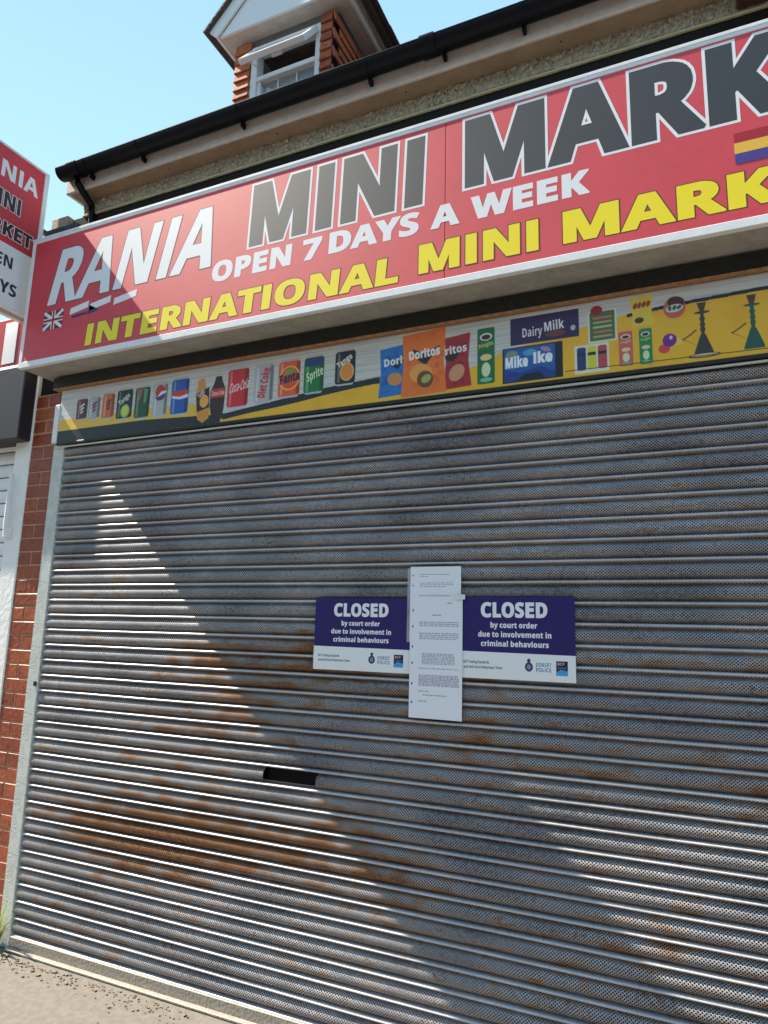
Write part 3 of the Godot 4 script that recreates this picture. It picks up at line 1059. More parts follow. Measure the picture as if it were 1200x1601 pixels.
func build_blade() -> void:
	var sg := thing("projecting_sign", "red and white double-sided sign jutting from the wall beside the long red sign", "sign")
	var xf := -0.30
	var xb := -0.41
	var y0 := 3.40
	var y1 := 4.365
	var z0 := 0.085
	var z1 := 0.655
	bpart("sign_case", Vector3(xb + 0.008, y0 + 0.002, z0 + 0.002), Vector3(xf - 0.008, y1 - 0.002, z1 - 0.002), 0.002, M.grey_metal, sg)
	var fr := nst()
	for x in [[xf - 0.03, xf + 0.004], [xb - 0.004, xb + 0.03]]:
		box(fr, Vector3(x[0], y0, z0), Vector3(x[1], y0 + 0.014, z1), 0.003)
		box(fr, Vector3(x[0], y1 - 0.014, z0), Vector3(x[1], y1, z1), 0.003)
		box(fr, Vector3(x[0], y0 + 0.014, z0), Vector3(x[1], y1 - 0.014, z0 + 0.03), 0.003)
		box(fr, Vector3(x[0], y0 + 0.014, z1 - 0.03), Vector3(x[1], y1 - 0.014, z1), 0.003)
	put(fr, "sign_frame", M.frame, sg)
	for side in 2:
		var x := xf - 0.004 if side == 0 else xb + 0.004
		var xi := xf - 0.0078 if side == 0 else xb + 0.0078
		var red := bpart("red_panel", Vector3(minf(x, xi), 3.777, z0 + 0.03), Vector3(maxf(x, xi), y1 - 0.014, z1 - 0.03), 0.0, M.red, sg)
		var wh := bpart("white_panel", Vector3(minf(x, xi), y0 + 0.014, z0 + 0.03), Vector3(maxf(x, xi), 3.777, z1 - 0.03), 0.0, M.white_vinyl, sg)
		var t := Transform3D(Basis(Vector3(0, 0, -1), Vector3.UP, Vector3(1, 0, 0)), Vector3(x, 0, 0.675))
		if side == 1:
			t = Transform3D(Basis(Vector3(0, 0, 1), Vector3.UP, Vector3(-1, 0, 0)), Vector3(x, 0, 0.065))
		# u runs to the right as one reads; on the near side u = 0.62 - z
		word(red, "RANIA", [0.10, 0.53, 4.165, 4.272], 0.012, 0.0, M.white_vinyl, 0.0, null, t, 0.0001)
		word(red, "MINI", [0.19, 0.43, 3.985, 4.088], 0.02, 0.0, M.black_vinyl, 0.004, M.white_vinyl, t, 0.0001)
		word(red, "MARKET", [0.09, 0.53, 3.822, 3.908], 0.02, 0.0, M.black_vinyl, 0.004, M.white_vinyl, t, 0.0001)
		word(wh, "OPEN", [0.20, 0.425, 3.640, 3.712], 0.012, 0.0, M.black_vinyl, 0.0, null, t, 0.0001)
		word(wh, "7 DAYS", [0.15, 0.47, 3.482, 3.556], 0.012, 0.0, M.black_vinyl, 0.0, null, t, 0.0001)
	var ar := nst()
	box(ar, Vector3(-0.37, 3.5, -0.02), Vector3(-0.34, 3.53, z0 + 0.01), 0.003)
	box(ar, Vector3(-0.37, 4.0, -0.13), Vector3(-0.34, 4.03, z0 + 0.01), 0.003)
	put(ar, "wall_bracket", M.black_paint, sg)

# ---------------------------------------------------------------- printed panel over the shutter
const PX0 := -0.045
const PX1 := 4.165
const PY0 := 2.632
const PY1 := 2.944
const PS := 486.0
func px(x: float) -> float:
	return (x - PX0) * PS
func py(y: float) -> float:
	return (PY1 - y) * PS
func prect(im: Image, x0: float, x1: float, y0: float, y1: float, c: Color, r := 0.0) -> void:
	ink(im, [rr(px(x0), py(y1), px(x1), py(y0), r * PS)], c)
func ptext(im: Image, t: String, x0: float, x1: float, y0: float, y1: float, c: Color, turn := 0.0, bold := 0.0, slant := 0.0) -> void:
	ink_text(im, t, px(x0), px(x1), py(y0), py(y1), c, bold, turn, slant)
func ppoly(im: Image, pts: Array, c: Color) -> void:
	var q := PackedVector2Array()
	for p in pts:
		q.append(Vector2(px(p[0]), py(p[1])))
	ink(im, [q], c)
func pcan(im: Image, a: Array, c: Color) -> void:     # a printed drink can
	prect(im, a[0] + 0.008, a[1] - 0.008, a[2], a[3], rgb(186, 190, 194), 0.008)
	prect(im, a[0], a[1], a[2] + 0.01, a[3] - 0.012, c, 0.014)
	prect(im, a[0] + 0.012, a[0] + 0.026, a[2] + 0.016, a[3] - 0.018, c.lerp(Color.WHITE, 0.35), 0.006)
	prect(im, a[1] - 0.022, a[1] - 0.003, a[2] + 0.016, a[3] - 0.018, c.lerp(Color.BLACK, 0.35), 0.006)

func lerp_path(pts: Array, x: float) -> float:
	for k in pts.size() - 1:
		if x <= pts[k + 1][0]:
			return lerpf(pts[k][1], pts[k + 1][1], clampf((x - pts[k][0]) / (pts[k + 1][0] - pts[k][0]), 0, 1))
	return pts[pts.size() - 1][1]

func build_panel() -> void:
	var w := int(ceil((PX1 - PX0) * PS))
	var h := int(ceil((PY1 - PY0) * PS))
	var im := Image.create(w, h, false, Image.FORMAT_RGB8)
	var n := FastNoiseLite.new()
	n.seed = 5
	n.frequency = 0.02
	var edge := [[-0.05, 2.765], [0.48, 2.768], [0.92, 2.75], [1.09, 2.700], [1.12, 2.674], [1.39, 2.702], [1.68, 2.735], [1.97, 2.752], [2.40, 2.735], [2.46, 2.745], [2.56, 2.793], [2.74, 2.812], [2.88, 2.842], [3.05, 2.868], [3.2, 2.882], [3.52, 2.892], [4.2, 2.9]]
	var white := rgb(206, 207, 204)
	var yellow := rgb(236, 184, 38)
	var black := rgb(26, 28, 36)
	for i in w:
		var x := PX0 + i / PS
		var e := lerp_path(edge, x)
		for j in h:
			var y := PY1 - j / PS
			var c := white
			if y > e:
				var plank := fposmod(y, 0.034)
				c = white.lerp(rgb(150, 152, 150), 0.8 if plank < 0.0024 else clampf(n.get_noise_2d(i * 0.25, j * 5.0) * 0.5, 0, 0.4))
			elif x < 1.1:
				c = yellow.lerp(rgb(212, 190, 120), 0.35) if y > 2.698 - maxf(0.0, x - 0.6) * 0.05 else black
			elif x < 1.98 and y > e - 0.034 - 0.004 * sin(x * 9.0):
				c = black
			elif x > 3.04 and y > e - 0.014:
				c = black
			else:
				c = yellow.lerp(rgb(226, 160, 30), clampf(n.get_noise_2d(i * 0.6, j * 0.6) * 0.8, 0, 0.7))
			im.set_pixel(i, j, c)
	# drinks
	pcan(im, [0.088, 0.170, 2.745, 2.885], rgb(96, 30, 42))
	for k in 3:
		ink(im, [oval(Vector2(px(0.129), py(2.835 - k * 0.02)), 11 - k * 2, 3.2, -0.5)], rgb(220, 214, 216))
	pcan(im, [0.180, 0.268, 2.737, 2.885], rgb(168, 166, 172))
	for k in 3:
		ink(im, [oval(Vector2(px(0.224), py(2.835 - k * 0.02)), 11 - k * 2, 3.2, -0.5)], rgb(90, 30, 50))
	pcan(im, [0.284, 0.374, 2.731, 2.892], rgb(206, 96, 48))
	for k in 3:
		ink(im, [oval(Vector2(px(0.329), py(2.835 - k * 0.02)), 11 - k * 2, 3.2, -0.5)], rgb(60, 30, 60))
	pcan(im, [0.392, 0.504, 2.714, 2.899], rgb(24, 26, 30))
	ink(im, [oval(Vector2(px(0.455), py(2.765)), 16, 19)], rgb(150, 190, 50))
	ink(im, [oval(Vector2(px(0.455), py(2.765)), 12, 15)], rgb(196, 216, 96))
	ptext(im, "Tango", 0.40, 0.485, 2.82, 2.85, rgb(226, 230, 220), -0.6, 0.02)
	pcan(im, [0.522, 0.626, 2.704, 2.897], rgb(24, 78, 48))
	ppoly(im, [[0.535, 2.865], [0.575, 2.885], [0.57, 2.87], [0.548, 2.80], [0.538, 2.80], [0.556, 2.865]], rgb(206, 90, 80))
	ppoly(im, [[0.58, 2.88], [0.61, 2.87], [0.60, 2.80], [0.585, 2.79]], rgb(96, 150, 104))
	pcan(im, [0.648, 0.748, 2.701, 2.902], rgb(176, 182, 188))
	ink(im, [oval(Vector2(px(0.698), py(2.84)), 17, 22, -0.3)], rgb(186, 50, 44))
	ppoly(im, [[0.66, 2.80], [0.70, 2.845], [0.737, 2.85], [0.735, 2.835], [0.70, 2.825]], rgb(232, 232, 236))
	ppoly(im, [[0.662, 2.815], [0.70, 2.822], [0.734, 2.833], [0.715, 2.80], [0.68, 2.795]], rgb(52, 70, 130))
	pcan(im, [0.773, 0.888, 2.697, 2.909], rgb(28, 84, 176))
	prect(im, 0.778, 0.884, 2.80, 2.835, rgb(196, 60, 56), 0.008)
	ppoly(im, [[0.778, 2.81], [0.83, 2.80], [0.884, 2.812], [0.884, 2.79], [0.83, 2.785], [0.778, 2.796]], rgb(226, 230, 240))
	# two bottles
	ppoly(im, [[0.945, 2.87], [0.985, 2.885], [1.0, 2.83], [1.022, 2.80], [1.028, 2.66], [0.99, 2.637], [0.955, 2.66], [0.935, 2.80], [0.945, 2.84]], rgb(214, 146, 60))
	ppoly(im, [[0.938, 2.80], [1.02, 2.83], [1.027, 2.72], [0.95, 2.70]], rgb(28, 24, 24))
	ink(im, [oval(Vector2(px(0.992), py(2.755)), 14, 17)], rgb(240, 170, 70))
	ptext(im, "Tango", 0.945, 0.992, 2.785, 2.812, rgb(236, 232, 220), -0.7, 0.02)
	ppoly(im, [[1.06, 2.88], [1.095, 2.88], [1.102, 2.85], [1.122, 2.81], [1.118, 2.70], [1.105, 2.645], [1.05, 2.645], [1.03, 2.72], [1.03, 2.80], [1.052, 2.85]], rgb(52, 22, 22))
	prect(im, 1.032, 1.121, 2.765, 2.815, rgb(196, 38, 34), 0.004)
	ptext(im, "Coca-Cola", 1.038, 1.115, 2.777, 2.802, rgb(240, 230, 226), 0.0, 0.01)
	pcan(im, [1.136, 1.262, 2.693, 2.913], rgb(206, 30, 40))
	ptext(im, "Coca-Cola", 1.142, 1.258, 2.785, 2.835, rgb(246, 238, 238), -0.15, 0.0, 0.3)
	pcan(im, [1.296, 1.410, 2.698, 2.912], rgb(180, 182, 186))
	ptext(im, "Diet Coke", 1.275, 1.43, 2.785, 2.83, rgb(198, 40, 46), -1.4, 0.02)
	pcan(im, [1.437, 1.560, 2.710, 2.911], rgb(230, 92, 44))
	ink(im, [oval(Vector2(px(1.50), py(2.812)), 29, 31)], rgb(248, 178, 96))
	ink(im, [oval(Vector2(px(1.50), py(2.812)), 25, 27)], rgb(222, 82, 36))
	ppoly(im, [[1.46, 2.83], [1.49, 2.86], [1.52, 2.86], [1.54, 2.84]], rgb(120, 160, 60))
	ptext(im, "Fanta", 1.445, 1.556, 2.79, 2.838, rgb(30, 28, 70), -0.12, 0.03)
	pcan(im, [1.581, 1.690, 2.713, 2.912], rgb(24, 118, 56))
	prect(im, 1.585, 1.686, 2.855, 2.897, rgb(36, 62, 112), 0.012)
	ptext(im, "Sprite", 1.59, 1.683, 2.79, 2.835, rgb(226, 240, 190), -0.35, 0.01, 0.2)
	pcan(im, [1.750, 1.855, 2.733, 2.916], rgb(28, 24, 24))
	ink(im, [oval(Vector2(px(1.812), py(2.80)), 18, 22)], rgb(236, 188, 120))
	ink(im, [oval(Vector2(px(1.812), py(2.80)), 15, 19)], rgb(226, 142, 52))
	ptext(im, "Tango", 1.755, 1.84, 2.842, 2.872, rgb(240, 236, 226), -0.55, 0.03)
	# crisp packets
	var bag := func(x0: float, x1: float, y0: float, y1: float, c: Color, d: Color) -> void:
		ppoly(im, [[x0, y1 - 0.006], [x1, y1 + 0.006], [x1 - 0.008, (y0 + y1) / 2], [x1 + 0.006, y0 + 0.006], [x0 - 0.004, y0], [x0 + 0.006, (y0 + y1) / 2]], c)
		for k in 26:
			var xx := lerpf(x0 + 0.02, x1 - 0.02, rng.randf())
			var yy := lerpf(y0 + 0.02, y1 - 0.02, rng.randf())
			ink(im, [oval(Vector2(px(xx), py(yy)), rng.randf_range(4, 11), rng.randf_range(2, 6), rng.randf_range(-1.2, 1.2))], Color(d.r, d.g, d.b, 0.22))
	bag.call(1.98, 2.12, 2.648, 2.886, rgb(30, 116, 196), rgb(10, 60, 130))
	ppoly(im, [[2.02, 2.84], [2.06, 2.80], [2.12, 2.85], [2.07, 2.775], [2.03, 2.80]], rgb(24, 24, 40))
	ptext(im, "Doritos", 2.0, 2.16, 2.80, 2.838, rgb(232, 232, 238), -0.08, 0.03)
	ink(im, [oval(Vector2(px(2.055), py(2.73)), 18, 15, 0.3)], rgb(204, 140, 84))
	bag.call(2.29, 2.405, 2.648, 2.892, rgb(170, 34, 44), rgb(80, 20, 30))
	ppoly(im, [[2.29, 2.80], [2.34, 2.84], [2.39, 2.85], [2.33, 2.775], [2.30, 2.78]], rgb(34, 22, 26))
	ptext(im, "Doritos", 2.235, 2.39, 2.808, 2.846, rgb(236, 226, 226), -0.08, 0.03)
	ink(im, [oval(Vector2(px(2.345), py(2.72)), 16, 20, 0.6)], rgb(206, 150, 110))
	bag.call(2.09, 2.294, 2.635, 2.936, rgb(232, 118, 38), rgb(190, 60, 24))
	ppoly(im, [[2.14, 2.86], [2.19, 2.835], [2.27, 2.86], [2.20, 2.775], [2.15, 2.82]], rgb(30, 22, 24))
	ptext(im, "Doritos", 2.122, 2.268, 2.812, 2.855, rgb(244, 240, 236), -0.07, 0.04)
	ink(im, [oval(Vector2(px(2.18), py(2.74)), 26, 22, 0.2)], rgb(236, 160, 76))
	ink(im, [oval(Vector2(px(2.20), py(2.71)), 18, 20, -0.5)], rgb(112, 66, 36))
	ink(im, [oval(Vector2(px(2.205), py(2.712)), 12, 9, -0.5)], rgb(170, 176, 96))
	# tubes, bars and boxes
	for a in [[2.437, 2.512, 2.652, 2.905, rgb(20, 108, 58)], [3.007, 3.058, 2.650, 2.795, rgb(206, 96, 96)], [3.082, 3.128, 2.648, 2.795, rgb(34, 132, 78)]]:
		prect(im, a[0], a[1], a[2], a[3], a[4], 0.008)
		var cx: float = (a[0] + a[1]) / 2
		var s: float = (a[3] - a[2])
		ink(im, [oval(Vector2(px(cx), py(a[3] - s * 0.16)), (a[1] - a[0]) * 0.36 * PS, s * 0.07 * PS)], rgb(236, 236, 232))
		ink(im, [oval(Vector2(px(cx), py(a[3] - s * 0.165)), (a[1] - a[0]) * 0.26 * PS, s * 0.045 * PS)], rgb(70, 34, 30))
		ptext(im, "Pringles", a[0] + 0.006, a[1] - 0.006, a[3] - s * 0.34, a[3] - s * 0.26, rgb(226, 200, 90), -0.2, 0.02)
		ink(im, [oval(Vector2(px(cx), py(a[2] + s * 0.47)), (a[1] - a[0]) * 0.34 * PS, s * 0.06 * PS)], rgb(232, 206, 150))
		ink(im, [oval(Vector2(px(cx), py(a[2] + s * 0.25)), (a[1] - a[0]) * 0.26 * PS, s * 0.13 * PS)], rgb(214, 226, 178))
		ink(im, [oval(Vector2(px(cx), py(a[2] + s * 0.07)), (a[1] - a[0]) * 0.36 * PS, s * 0.04 * PS)], rgb(120, 190, 160))
	prect(im, 2.58, 2.858, 2.805, 2.925, rgb(50, 26, 84))
	ptext(im, "Dairy", 2.63, 2.712, 2.835, 2.875, rgb(240, 238, 244))
	ptext(im, "Milk", 2.72, 2.80, 2.848, 2.89, rgb(244, 242, 248), -0.05, 0.01)
	ink(im, [oval(Vector2(px(2.765), py(2.832)), 20, 7)], rgb(110, 60, 52))
	ink(im, [oval(Vector2(px(2.835), py(2.845)), 5, 6)], rgb(200, 190, 214))
	prect(im, 2.546, 2.792, 2.640, 2.795, rgb(20, 22, 40), 0.003)
	prect(im, 2.552, 2.762, 2.645, 2.790, rgb(36, 92, 172), 0.003)
	ppoly(im, [[2.552, 2.70], [2.62, 2.68], [2.70, 2.70], [2.762, 2.67], [2.762, 2.645], [2.552, 2.645]], rgb(24, 60, 140))
	ppoly(im, [[2.60, 2.646], [2.64, 2.672], [2.70, 2.676], [2.72, 2.646]], rgb(18, 24, 44))
	ink(im, [oval(Vector2(px(2.585), py(2.765)), 12, 9)], rgb(120, 150, 130))
	ink(im, [oval(Vector2(px(2.66), py(2.765)), 14, 7)], rgb(84, 160, 200))
	ink(im, [oval(Vector2(px(2.725), py(2.77)), 11, 5, 0.4)], rgb(170, 140, 170))
	ptext(im, "Mike", 2.557, 2.652, 2.705, 2.755, rgb(240, 246, 252), 0.0, 0.04)
	ptext(im, "Ike", 2.674, 2.752, 2.712, 2.762, rgb(240, 246, 252), 0.0, 0.04)
	prect(im, 2.893, 3.002, 2.765, 2.90, rgb(226, 226, 216))
	prect(im, 2.900, 2.995, 2.772, 2.895, rgb(76, 112, 72))
	ink(im, [oval(Vector2(px(2.927), py(2.902)), 11, 10)], rgb(150, 30, 34))
	for k in 5:
		prect(im, 2.912, 2.985, 2.785 + k * 0.02, 2.794 + k * 0.02, [rgb(196, 160, 120), rgb(206, 120, 96), rgb(196, 196, 150)][k % 3], 0.003)
	prect(im, 2.838, 2.970, 2.642, 2.762, rgb(228, 226, 214), 0.003)
	var q := 0
	for c in [rgb(40, 62, 112), rgb(214, 214, 60), rgb(186, 74, 84)]:
		prect(im, 2.848 + q * 0.040, 2.882 + q * 0.040, 2.655, 2.752, c, 0.008)
		prect(im, 2.850 + q * 0.040, 2.880 + q * 0.040, 2.715, 2.728, rgb(40, 40, 50), 0.0)
		q += 1
	ppoly(im, [[3.052, 2.928], [3.136, 2.934], [3.132, 2.85], [3.142, 2.81], [3.056, 2.803], [3.062, 2.85]], rgb(228, 200, 70))
	for k in 4:
		ink(im, [oval(Vector2(px(3.072 + k * 0.016), py(2.894 + k * 0.001)), 3.4, 6.5, 0.3)], rgb(150, 60, 40))
	ink(im, [oval(Vector2(px(3.085), py(2.832)), 8, 6)], rgb(70, 50, 30))
	var ball := Vector2(px(3.212), py(2.862))
	ink(im, [oval(ball, 19, 21)], rgb(200, 92, 92))
	ink(im, [oval(ball + Vector2(3, -11), 15, 11, 0.3)], rgb(80, 30, 34))
	ink(im, [oval(ball + Vector2(0, 1), 15, 8, -0.1)], rgb(206, 214, 200))
	for k in 3:
		ink(im, [oval(ball + Vector2(-8 + k * 8, 0), 3, 5, 0.4 * k)], rgb(50, 90, 60))
	ink(im, [oval(Vector2(px(3.170), py(2.70)), 10, 9)], rgb(214, 66, 74))
	ink(im, [oval(Vector2(px(3.216), py(2.722)), 9, 8)], rgb(236, 202, 90))
	ink(im, [oval(Vector2(px(3.19), py(2.732)), 12, 13)], rgb(112, 40, 140))
	ink(im, [oval(Vector2(px(3.195), py(2.742)), 3, 4)], rgb(226, 200, 236))
	# two water pipes
	for a in [[3.305, rgb(60, 56, 48), 0.0], [3.47, rgb(40, 84, 78), 1.0]]:
		var cx: float = a[0]
		var dk: Color = a[1]
		ppoly(im, [[cx - 0.006, 2.86], [cx + 0.006, 2.86], [cx + 0.006, 2.73], [cx - 0.006, 2.73]], dk)
		ppoly(im, [[cx - 0.016, 2.866], [cx + 0.016, 2.866], [cx + 0.007, 2.83], [cx - 0.007, 2.83]], rgb(84, 50, 34))
		ink(im, [oval(Vector2(px(cx), py(2.826)), 13, 2.6)], dk)
		for yy in [2.80, 2.777, 2.757]:
			ink(im, [oval(Vector2(px(cx), py(yy)), 4.5, 5)], dk)
		ppoly(im, [[cx - 0.009, 2.735], [cx + 0.009, 2.735], [cx + 0.03, 2.672], [cx + 0.034, 2.655], [cx - 0.034, 2.655], [cx - 0.03, 2.672]], dk)
		var hose := PackedVector2Array()
		var back := PackedVector2Array()
		for s in 25:
			var u := s / 24.0
			var p := Vector2(cx - 0.015 - 0.06 * sin(u * 3.0), 2.688 + 0.075 * u + 0.012 * sin(u * 6.0))
			hose.append(Vector2(px(p.x), py(p.y)))
			back.append(Vector2(px(p.x) + 1.6, py(p.y) + 1.6))
		back.reverse()
		hose.append_array(back)
		ink(im, [hose], rgb(70, 46, 30))
	ink(im, [oval(Vector2(px(3.305), py(2.653)), 27, 4.5)], rgb(60, 44, 30))
	ink(im, [oval(Vector2(px(3.305), py(2.654)), 23, 3)], rgb(220, 206, 160))
	ppoly(im, [[2.80, 2.662], [3.53, 2.650], [3.53, 2.647], [2.80, 2.659]], rgb(70, 56, 30))
	# more of the same print beyond
	for k in 4:
		pcan(im, [3.62 + k * 0.13, 3.72 + k * 0.13, 2.66, 2.85], [rgb(206, 30, 40), rgb(24, 118, 56), rgb(28, 84, 176), rgb(230, 92, 44)][k])

	var m := mat(Color.WHITE, 0.38)
	m.albedo_texture = ImageTexture.create_from_image(im)
	m.texture_repeat = false
	var pn := thing("printed_panel", "long yellow and white panel printed with drinks and snacks below the red sign", "sign panel")
	bpart("backing_board", Vector3(PX0, PY0, -0.02), Vector3(PX1, PY1 - 0.002, 0.029), 0.002, M.frame, pn)
	var st := nst()
	quv(st, [Vector3(PX0 + 0.001, PY0 + 0.001, 0.0302), Vector3(PX1 - 0.001, PY0 + 0.001, 0.0302), Vector3(PX1 - 0.001, PY1 - 0.003, 0.0302), Vector3(PX0 + 0.001, PY1 - 0.003, 0.0302)], [Vector2(0, 1), Vector2(1, 1), Vector2(1, 0), Vector2(0, 0)], Vector3(0, 0, 1))
	put(st, "print", m, pn)
	bpart("bottom_lip", Vector3(PX0, PY0 - 0.016, -0.02), Vector3(PX1, PY0 - 0.001, 0.034), 0.003, M.black_paint, pn)
	bpart("end_cap", Vector3(-0.086, 2.632, -0.02), Vector3(-0.0455, 2.86, 0.033), 0.003, M.frame, pn)
	bpart("lip_edge", Vector3(0.0, 2.6025, 0.0145), Vector3(PX1, 2.611, 0.026), 0.002, M.rail, pn)

# ---------------------------------------------------------------- notices on the shutter
func sheet(st: SurfaceTool, x0: float, x1: float, y0: float, y1: float, z: float, bow: Callable, thick: float) -> void:
	var nx := 10
	var ny := 14
	var g := []
	for i in nx + 1:
		var col := []
		for j in ny + 1:
			var u := i / float(nx)
			var v := j / float(ny)
			col.append(Vector3(lerpf(x0, x1, u), lerpf(y1, y0, v), z + bow.call(u, v)))
		g.append(col)
	for i in nx:
		for j in ny:
			var ps := [g[i][j], g[i + 1][j], g[i + 1][j + 1], g[i][j + 1]]
			var uv := []
			for k in [[0, 0], [1, 0], [1, 1], [0, 1]]:
				uv.append(Vector2((i + k[0]) / float(nx), (j + k[1]) / float(ny)))
			var n: Vector3 = (ps[1] - ps[0]).cross(ps[3] - ps[0]).normalized()
			if n.z < 0:
				n = -n
			quv(st, ps, uv, n)

func notice_texture() -> ImageTexture:
	var w := 900
	var h := 620
	var im := Image.create(w, h, false, Image.FORMAT_RGB8)
	im.fill(rgb(44, 36, 104))
	ink(im, [PackedVector2Array([Vector2(0, 418), Vector2(w, 428), Vector2(w, h), Vector2(0, h)])], rgb(242, 244, 246))
	var white := rgb(244, 244, 248)
	ink_text(im, "CLOSED", 186, 700, 160, 44, white, 0.032)
	ink_text(im, "by court order", 262, 622, 238, 196, white, 0.02)
	ink_text(im, "due to involvement in", 164, 726, 308, 266, white, 0.02)
	ink_text(im, "criminal behaviours", 186, 706, 378, 336, white, 0.02)
	ink_text(im, "BCP Trading Standards", 48, 250, 508, 488, rgb(60, 60, 84))
	ink_text(im, "and Anti Social Behaviour Team", 48, 352, 546, 526, rgb(60, 60, 84))
	ink(im, [oval(Vector2(556, 520), 30, 34)], rgb(58, 60, 104))
	ink(im, [oval(Vector2(556, 520), 16, 19)], rgb(140, 144, 180))
	ink(im, [oval(Vector2(556, 474), 13, 15)], rgb(64, 66, 90))
	ink_text(im, "DORSET", 610, 722, 516, 488, rgb(96, 126, 160))
	ink_text(im, "POLICE", 610, 722, 552, 524, rgb(96, 126, 160))
	ink(im, [PackedVector2Array([Vector2(758, 470), Vector2(842, 470), Vector2(842, 574), Vector2(758, 574)])], rgb(36, 34, 70))
	ink(im, [PackedVector2Array([Vector2(760, 548), Vector2(790, 530), Vector2(842, 540), Vector2(842, 574), Vector2(760, 574)])], rgb(70, 168, 226))
	ink_text(im, "BCP", 768, 818, 500, 480, rgb(226, 200, 210))
	ink_text(im, "Council", 768, 828, 526, 510, rgb(150, 150, 180))
	return ImageTexture.create_from_image(im)

func page_texture(second: bool) -> ImageTexture:
	var w := 420
	var h := 594
	var im := Image.create(w, h, false, Image.FORMAT_RGB8)
	im.fill(rgb(240, 241, 248))
	var inkc := rgb(110, 110, 132)
	var line := func(x0: float, x1: float, y: float, a: float) -> void:
		var x := x0
		while x < x1 - 4:
			var l := rng.randf_range(8, 34)
			ink(im, [PackedVector2Array([Vector2(x, y), Vector2(minf(x + l, x1), y), Vector2(minf(x + l, x1), y + 5), Vector2(x, y + 5)])], Color(inkc.r, inkc.g, inkc.b, a))
			x += l + 6
	if not second:
		for a in [[80, 330, 60], [80, 150, 76], [80, 360, 128], [80, 360, 142], [80, 300, 156], [80, 140, 226], [150, 330, 226], [160, 260, 246], [70, 110, 300], [150, 280, 330], [190, 250, 350], [200, 230, 396], [180, 270, 440], [180, 270, 460], [190, 240, 500]]:
			line.call(a[0], a[1], a[2], 0.75)
	else:
		for a in [[300, 340, 30], [180, 250, 90]]:
			line.call(a[0], a[1], a[2], 0.8)
		for y in [125, 134, 143, 180, 189, 198, 207]:
			line.call(76, 390, y, 0.6)
		for k in 8:
			line.call(100, 360, 280 + k * 7, 0.5)
		line.call(76, 390, 352, 0.5)
		for k in 8:
			line.call(76, 396, 385 + k * 7, 0.62)
		line.call(76, 160, 462, 0.6)
		line.call(110, 300, 480, 0.6)
		line.call(76, 140, 510, 0.6)
	for y in [70, 150, 250, 330, 430, 520]:
		ink(im, [oval(Vector2(22, y), 6, 6)], rgb(70, 70, 84))
	return ImageTexture.create_from_image(im)

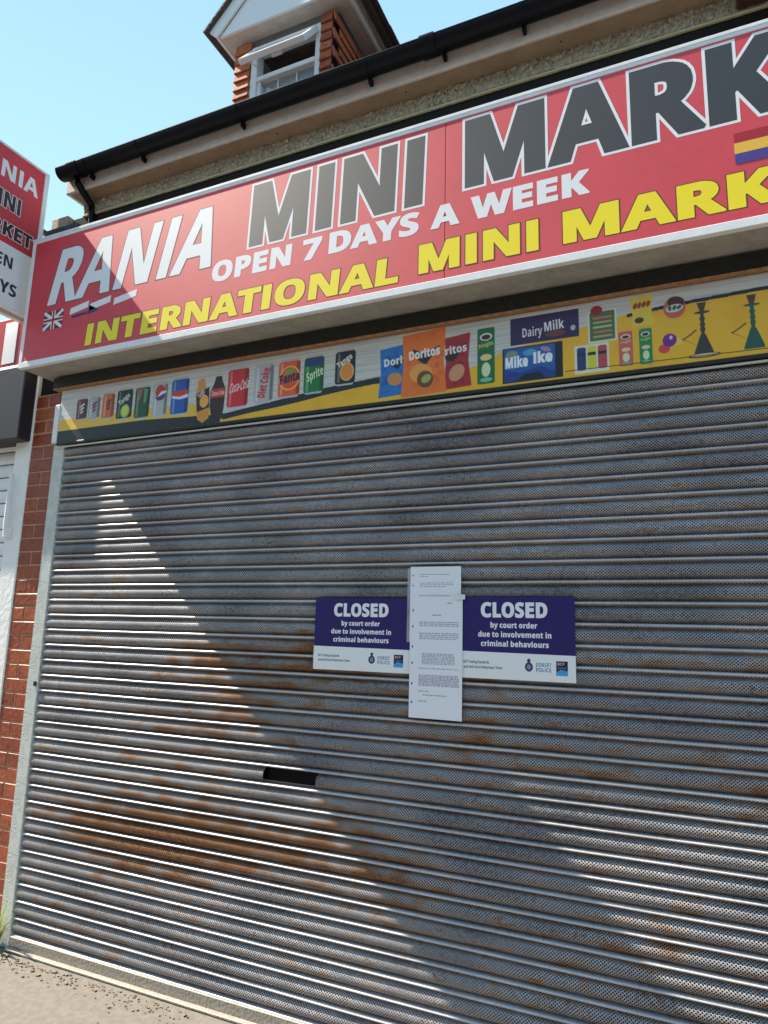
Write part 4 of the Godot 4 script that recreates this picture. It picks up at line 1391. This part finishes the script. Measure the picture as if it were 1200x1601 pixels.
func build_notices() -> void:
	var nm := mat(Color.WHITE, 0.35)
	nm.albedo_texture = notice_texture()
	nm.texture_repeat = false
	var where := [[1.69, 2.145, 1.45, 1.757, "purple and white CLOSED notice on the left of the white paper sheets", 0.001], [2.352, 2.811, 1.447, 1.766, "purple and white CLOSED notice on the right of the white paper sheets", -0.001]]
	for a in where:
		var o := thing("closed_notice", a[4], "notice", "closed notices taped to the shutter")
		var bow := func(u: float, v: float) -> float: return 0.0012 * sin(u * 5.0 + v * 2.0) + 0.0008 * sin(v * 9.0)
		var st := nst()
		sheet(st, a[0], a[1], a[2], a[3], 0.0155, bow, 0.001)
		put(st, "print", nm, o)
		var bk := nst()
		box(bk, Vector3(a[0] + 0.001, a[2] + 0.001, 0.0118), Vector3(a[1] - 0.001, a[3] - 0.001, 0.0132), 0.0)
		put(bk, "backing", M.frame, o)
	var k := 0
	for a in [[2.143, 2.364, 1.578, 1.889, 0.0182, "upper white printed paper sheet taped between the CLOSED notices"], [2.147, 2.372, 1.279, 1.765, 0.0215, "lower white printed paper sheet hanging between the CLOSED notices"]]:
		var m := mat(Color.WHITE, 0.55)
		m.albedo_texture = page_texture(k == 1)
		m.texture_repeat = false
		m.backlight_enabled = true
		m.backlight = Color(0.1, 0.1, 0.1)
		var o := thing("paper_notice", a[5], "paper", "paper sheets taped to the shutter")
		var bow := func(u: float, v: float) -> float: return 0.0014 * sin(u * 4.0 + v * 3.0) + 0.002 * v * v
		var st := nst()
		sheet(st, a[0], a[1], a[2], a[3], a[4], bow, 0.0004)
		put(st, "page", m, o)
		if k == 0:
			var wallet := mat(Color(0.86, 0.88, 0.92, 0.35), 0.2)
			wallet.transparency = BaseMaterial3D.TRANSPARENCY_ALPHA
			bpart("punched_wallet_strip", Vector3(a[0] - 0.014, a[2], a[4] - 0.003), Vector3(a[0], a[3] - 0.006, a[4] - 0.0024), 0.0, wallet, o)
		else:
			bpart("tape", Vector3(a[1] - 0.03, a[3] - 0.012, a[4] + 0.0052), Vector3(a[1] + 0.012, a[3] + 0.008, a[4] + 0.0056), 0.0, M.frame, o)
		k += 1

# ---------------------------------------------------------------- weed and litter
func build_litter() -> void:
	var wd := thing("weed", "small yellow-green weed growing at the foot of the brick pier", "plant")
	var lm := [mat(rgb(150, 168, 70), 0.6), mat(rgb(112, 140, 52), 0.6), mat(rgb(176, 170, 96), 0.7)]
	for m in lm:
		m.backlight_enabled = true
		m.backlight = Color(0.35, 0.4, 0.15)
	var base := Vector3(-0.1, 0.0, 0.045)
	for k in 34:
		var a := rng.randf() * TAU
		var l := rng.randf_range(0.08, 0.26)
		var lean := rng.randf_range(0.2, 0.9)
		var d := Vector3(cos(a), 0, absf(sin(a)) * 0.6)
		var st := nst()
		var side := d.cross(Vector3.UP).normalized()
		var b := base + Vector3(rng.randf_range(-0.06, 0.05), 0, rng.randf_range(-0.03, 0.03))
		var prev := b
		var pw := 0.006
		for s in 5:
			var t := (s + 1) / 5.0
			var p := b + Vector3.UP * l * t * (1.0 - 0.3 * t * lean) + d * l * t * t * lean
			var w := 0.007 * (1.0 - t * 0.9) + 0.001
			quad(st, prev - side * pw, prev + side * pw, p + side * w, p - side * w)
			prev = p
			pw = w
		put(st, "leaf", lm[k % 3], wd)
	var lt := nst()
	for k in 420:
		var x := -0.3 + 1.5 * pow(rng.randf(), 1.6)
		var z := 0.03 + 0.03 + absf(rng.randfn(0.0, 0.055))
		var r := rng.randf_range(0.0015, 0.006) * (1.8 if k % 14 == 0 else 1.0)
		var x3 := Transform3D(Basis(Vector3.UP, rng.randf() * TAU) * Basis(Vector3.RIGHT, rng.randf_range(-0.6, 0.6)), Vector3(x, 0.002 + r * 0.3, z))
		box(lt, Vector3(-r, -r * 0.25, -r * 0.6), Vector3(r, r * 0.25, r * 0.6), r * 0.1, x3)
	var o := put(lt, "leaf_litter", grain(rgb(78, 66, 52), rgb(150, 138, 118), 0.05, 0.9, 90), self)
	o.set_meta("kind", "stuff")
	o.set_meta("label", "dry leaf litter and grit along the foot of the shutter")
	o.set_meta("category", "litter")
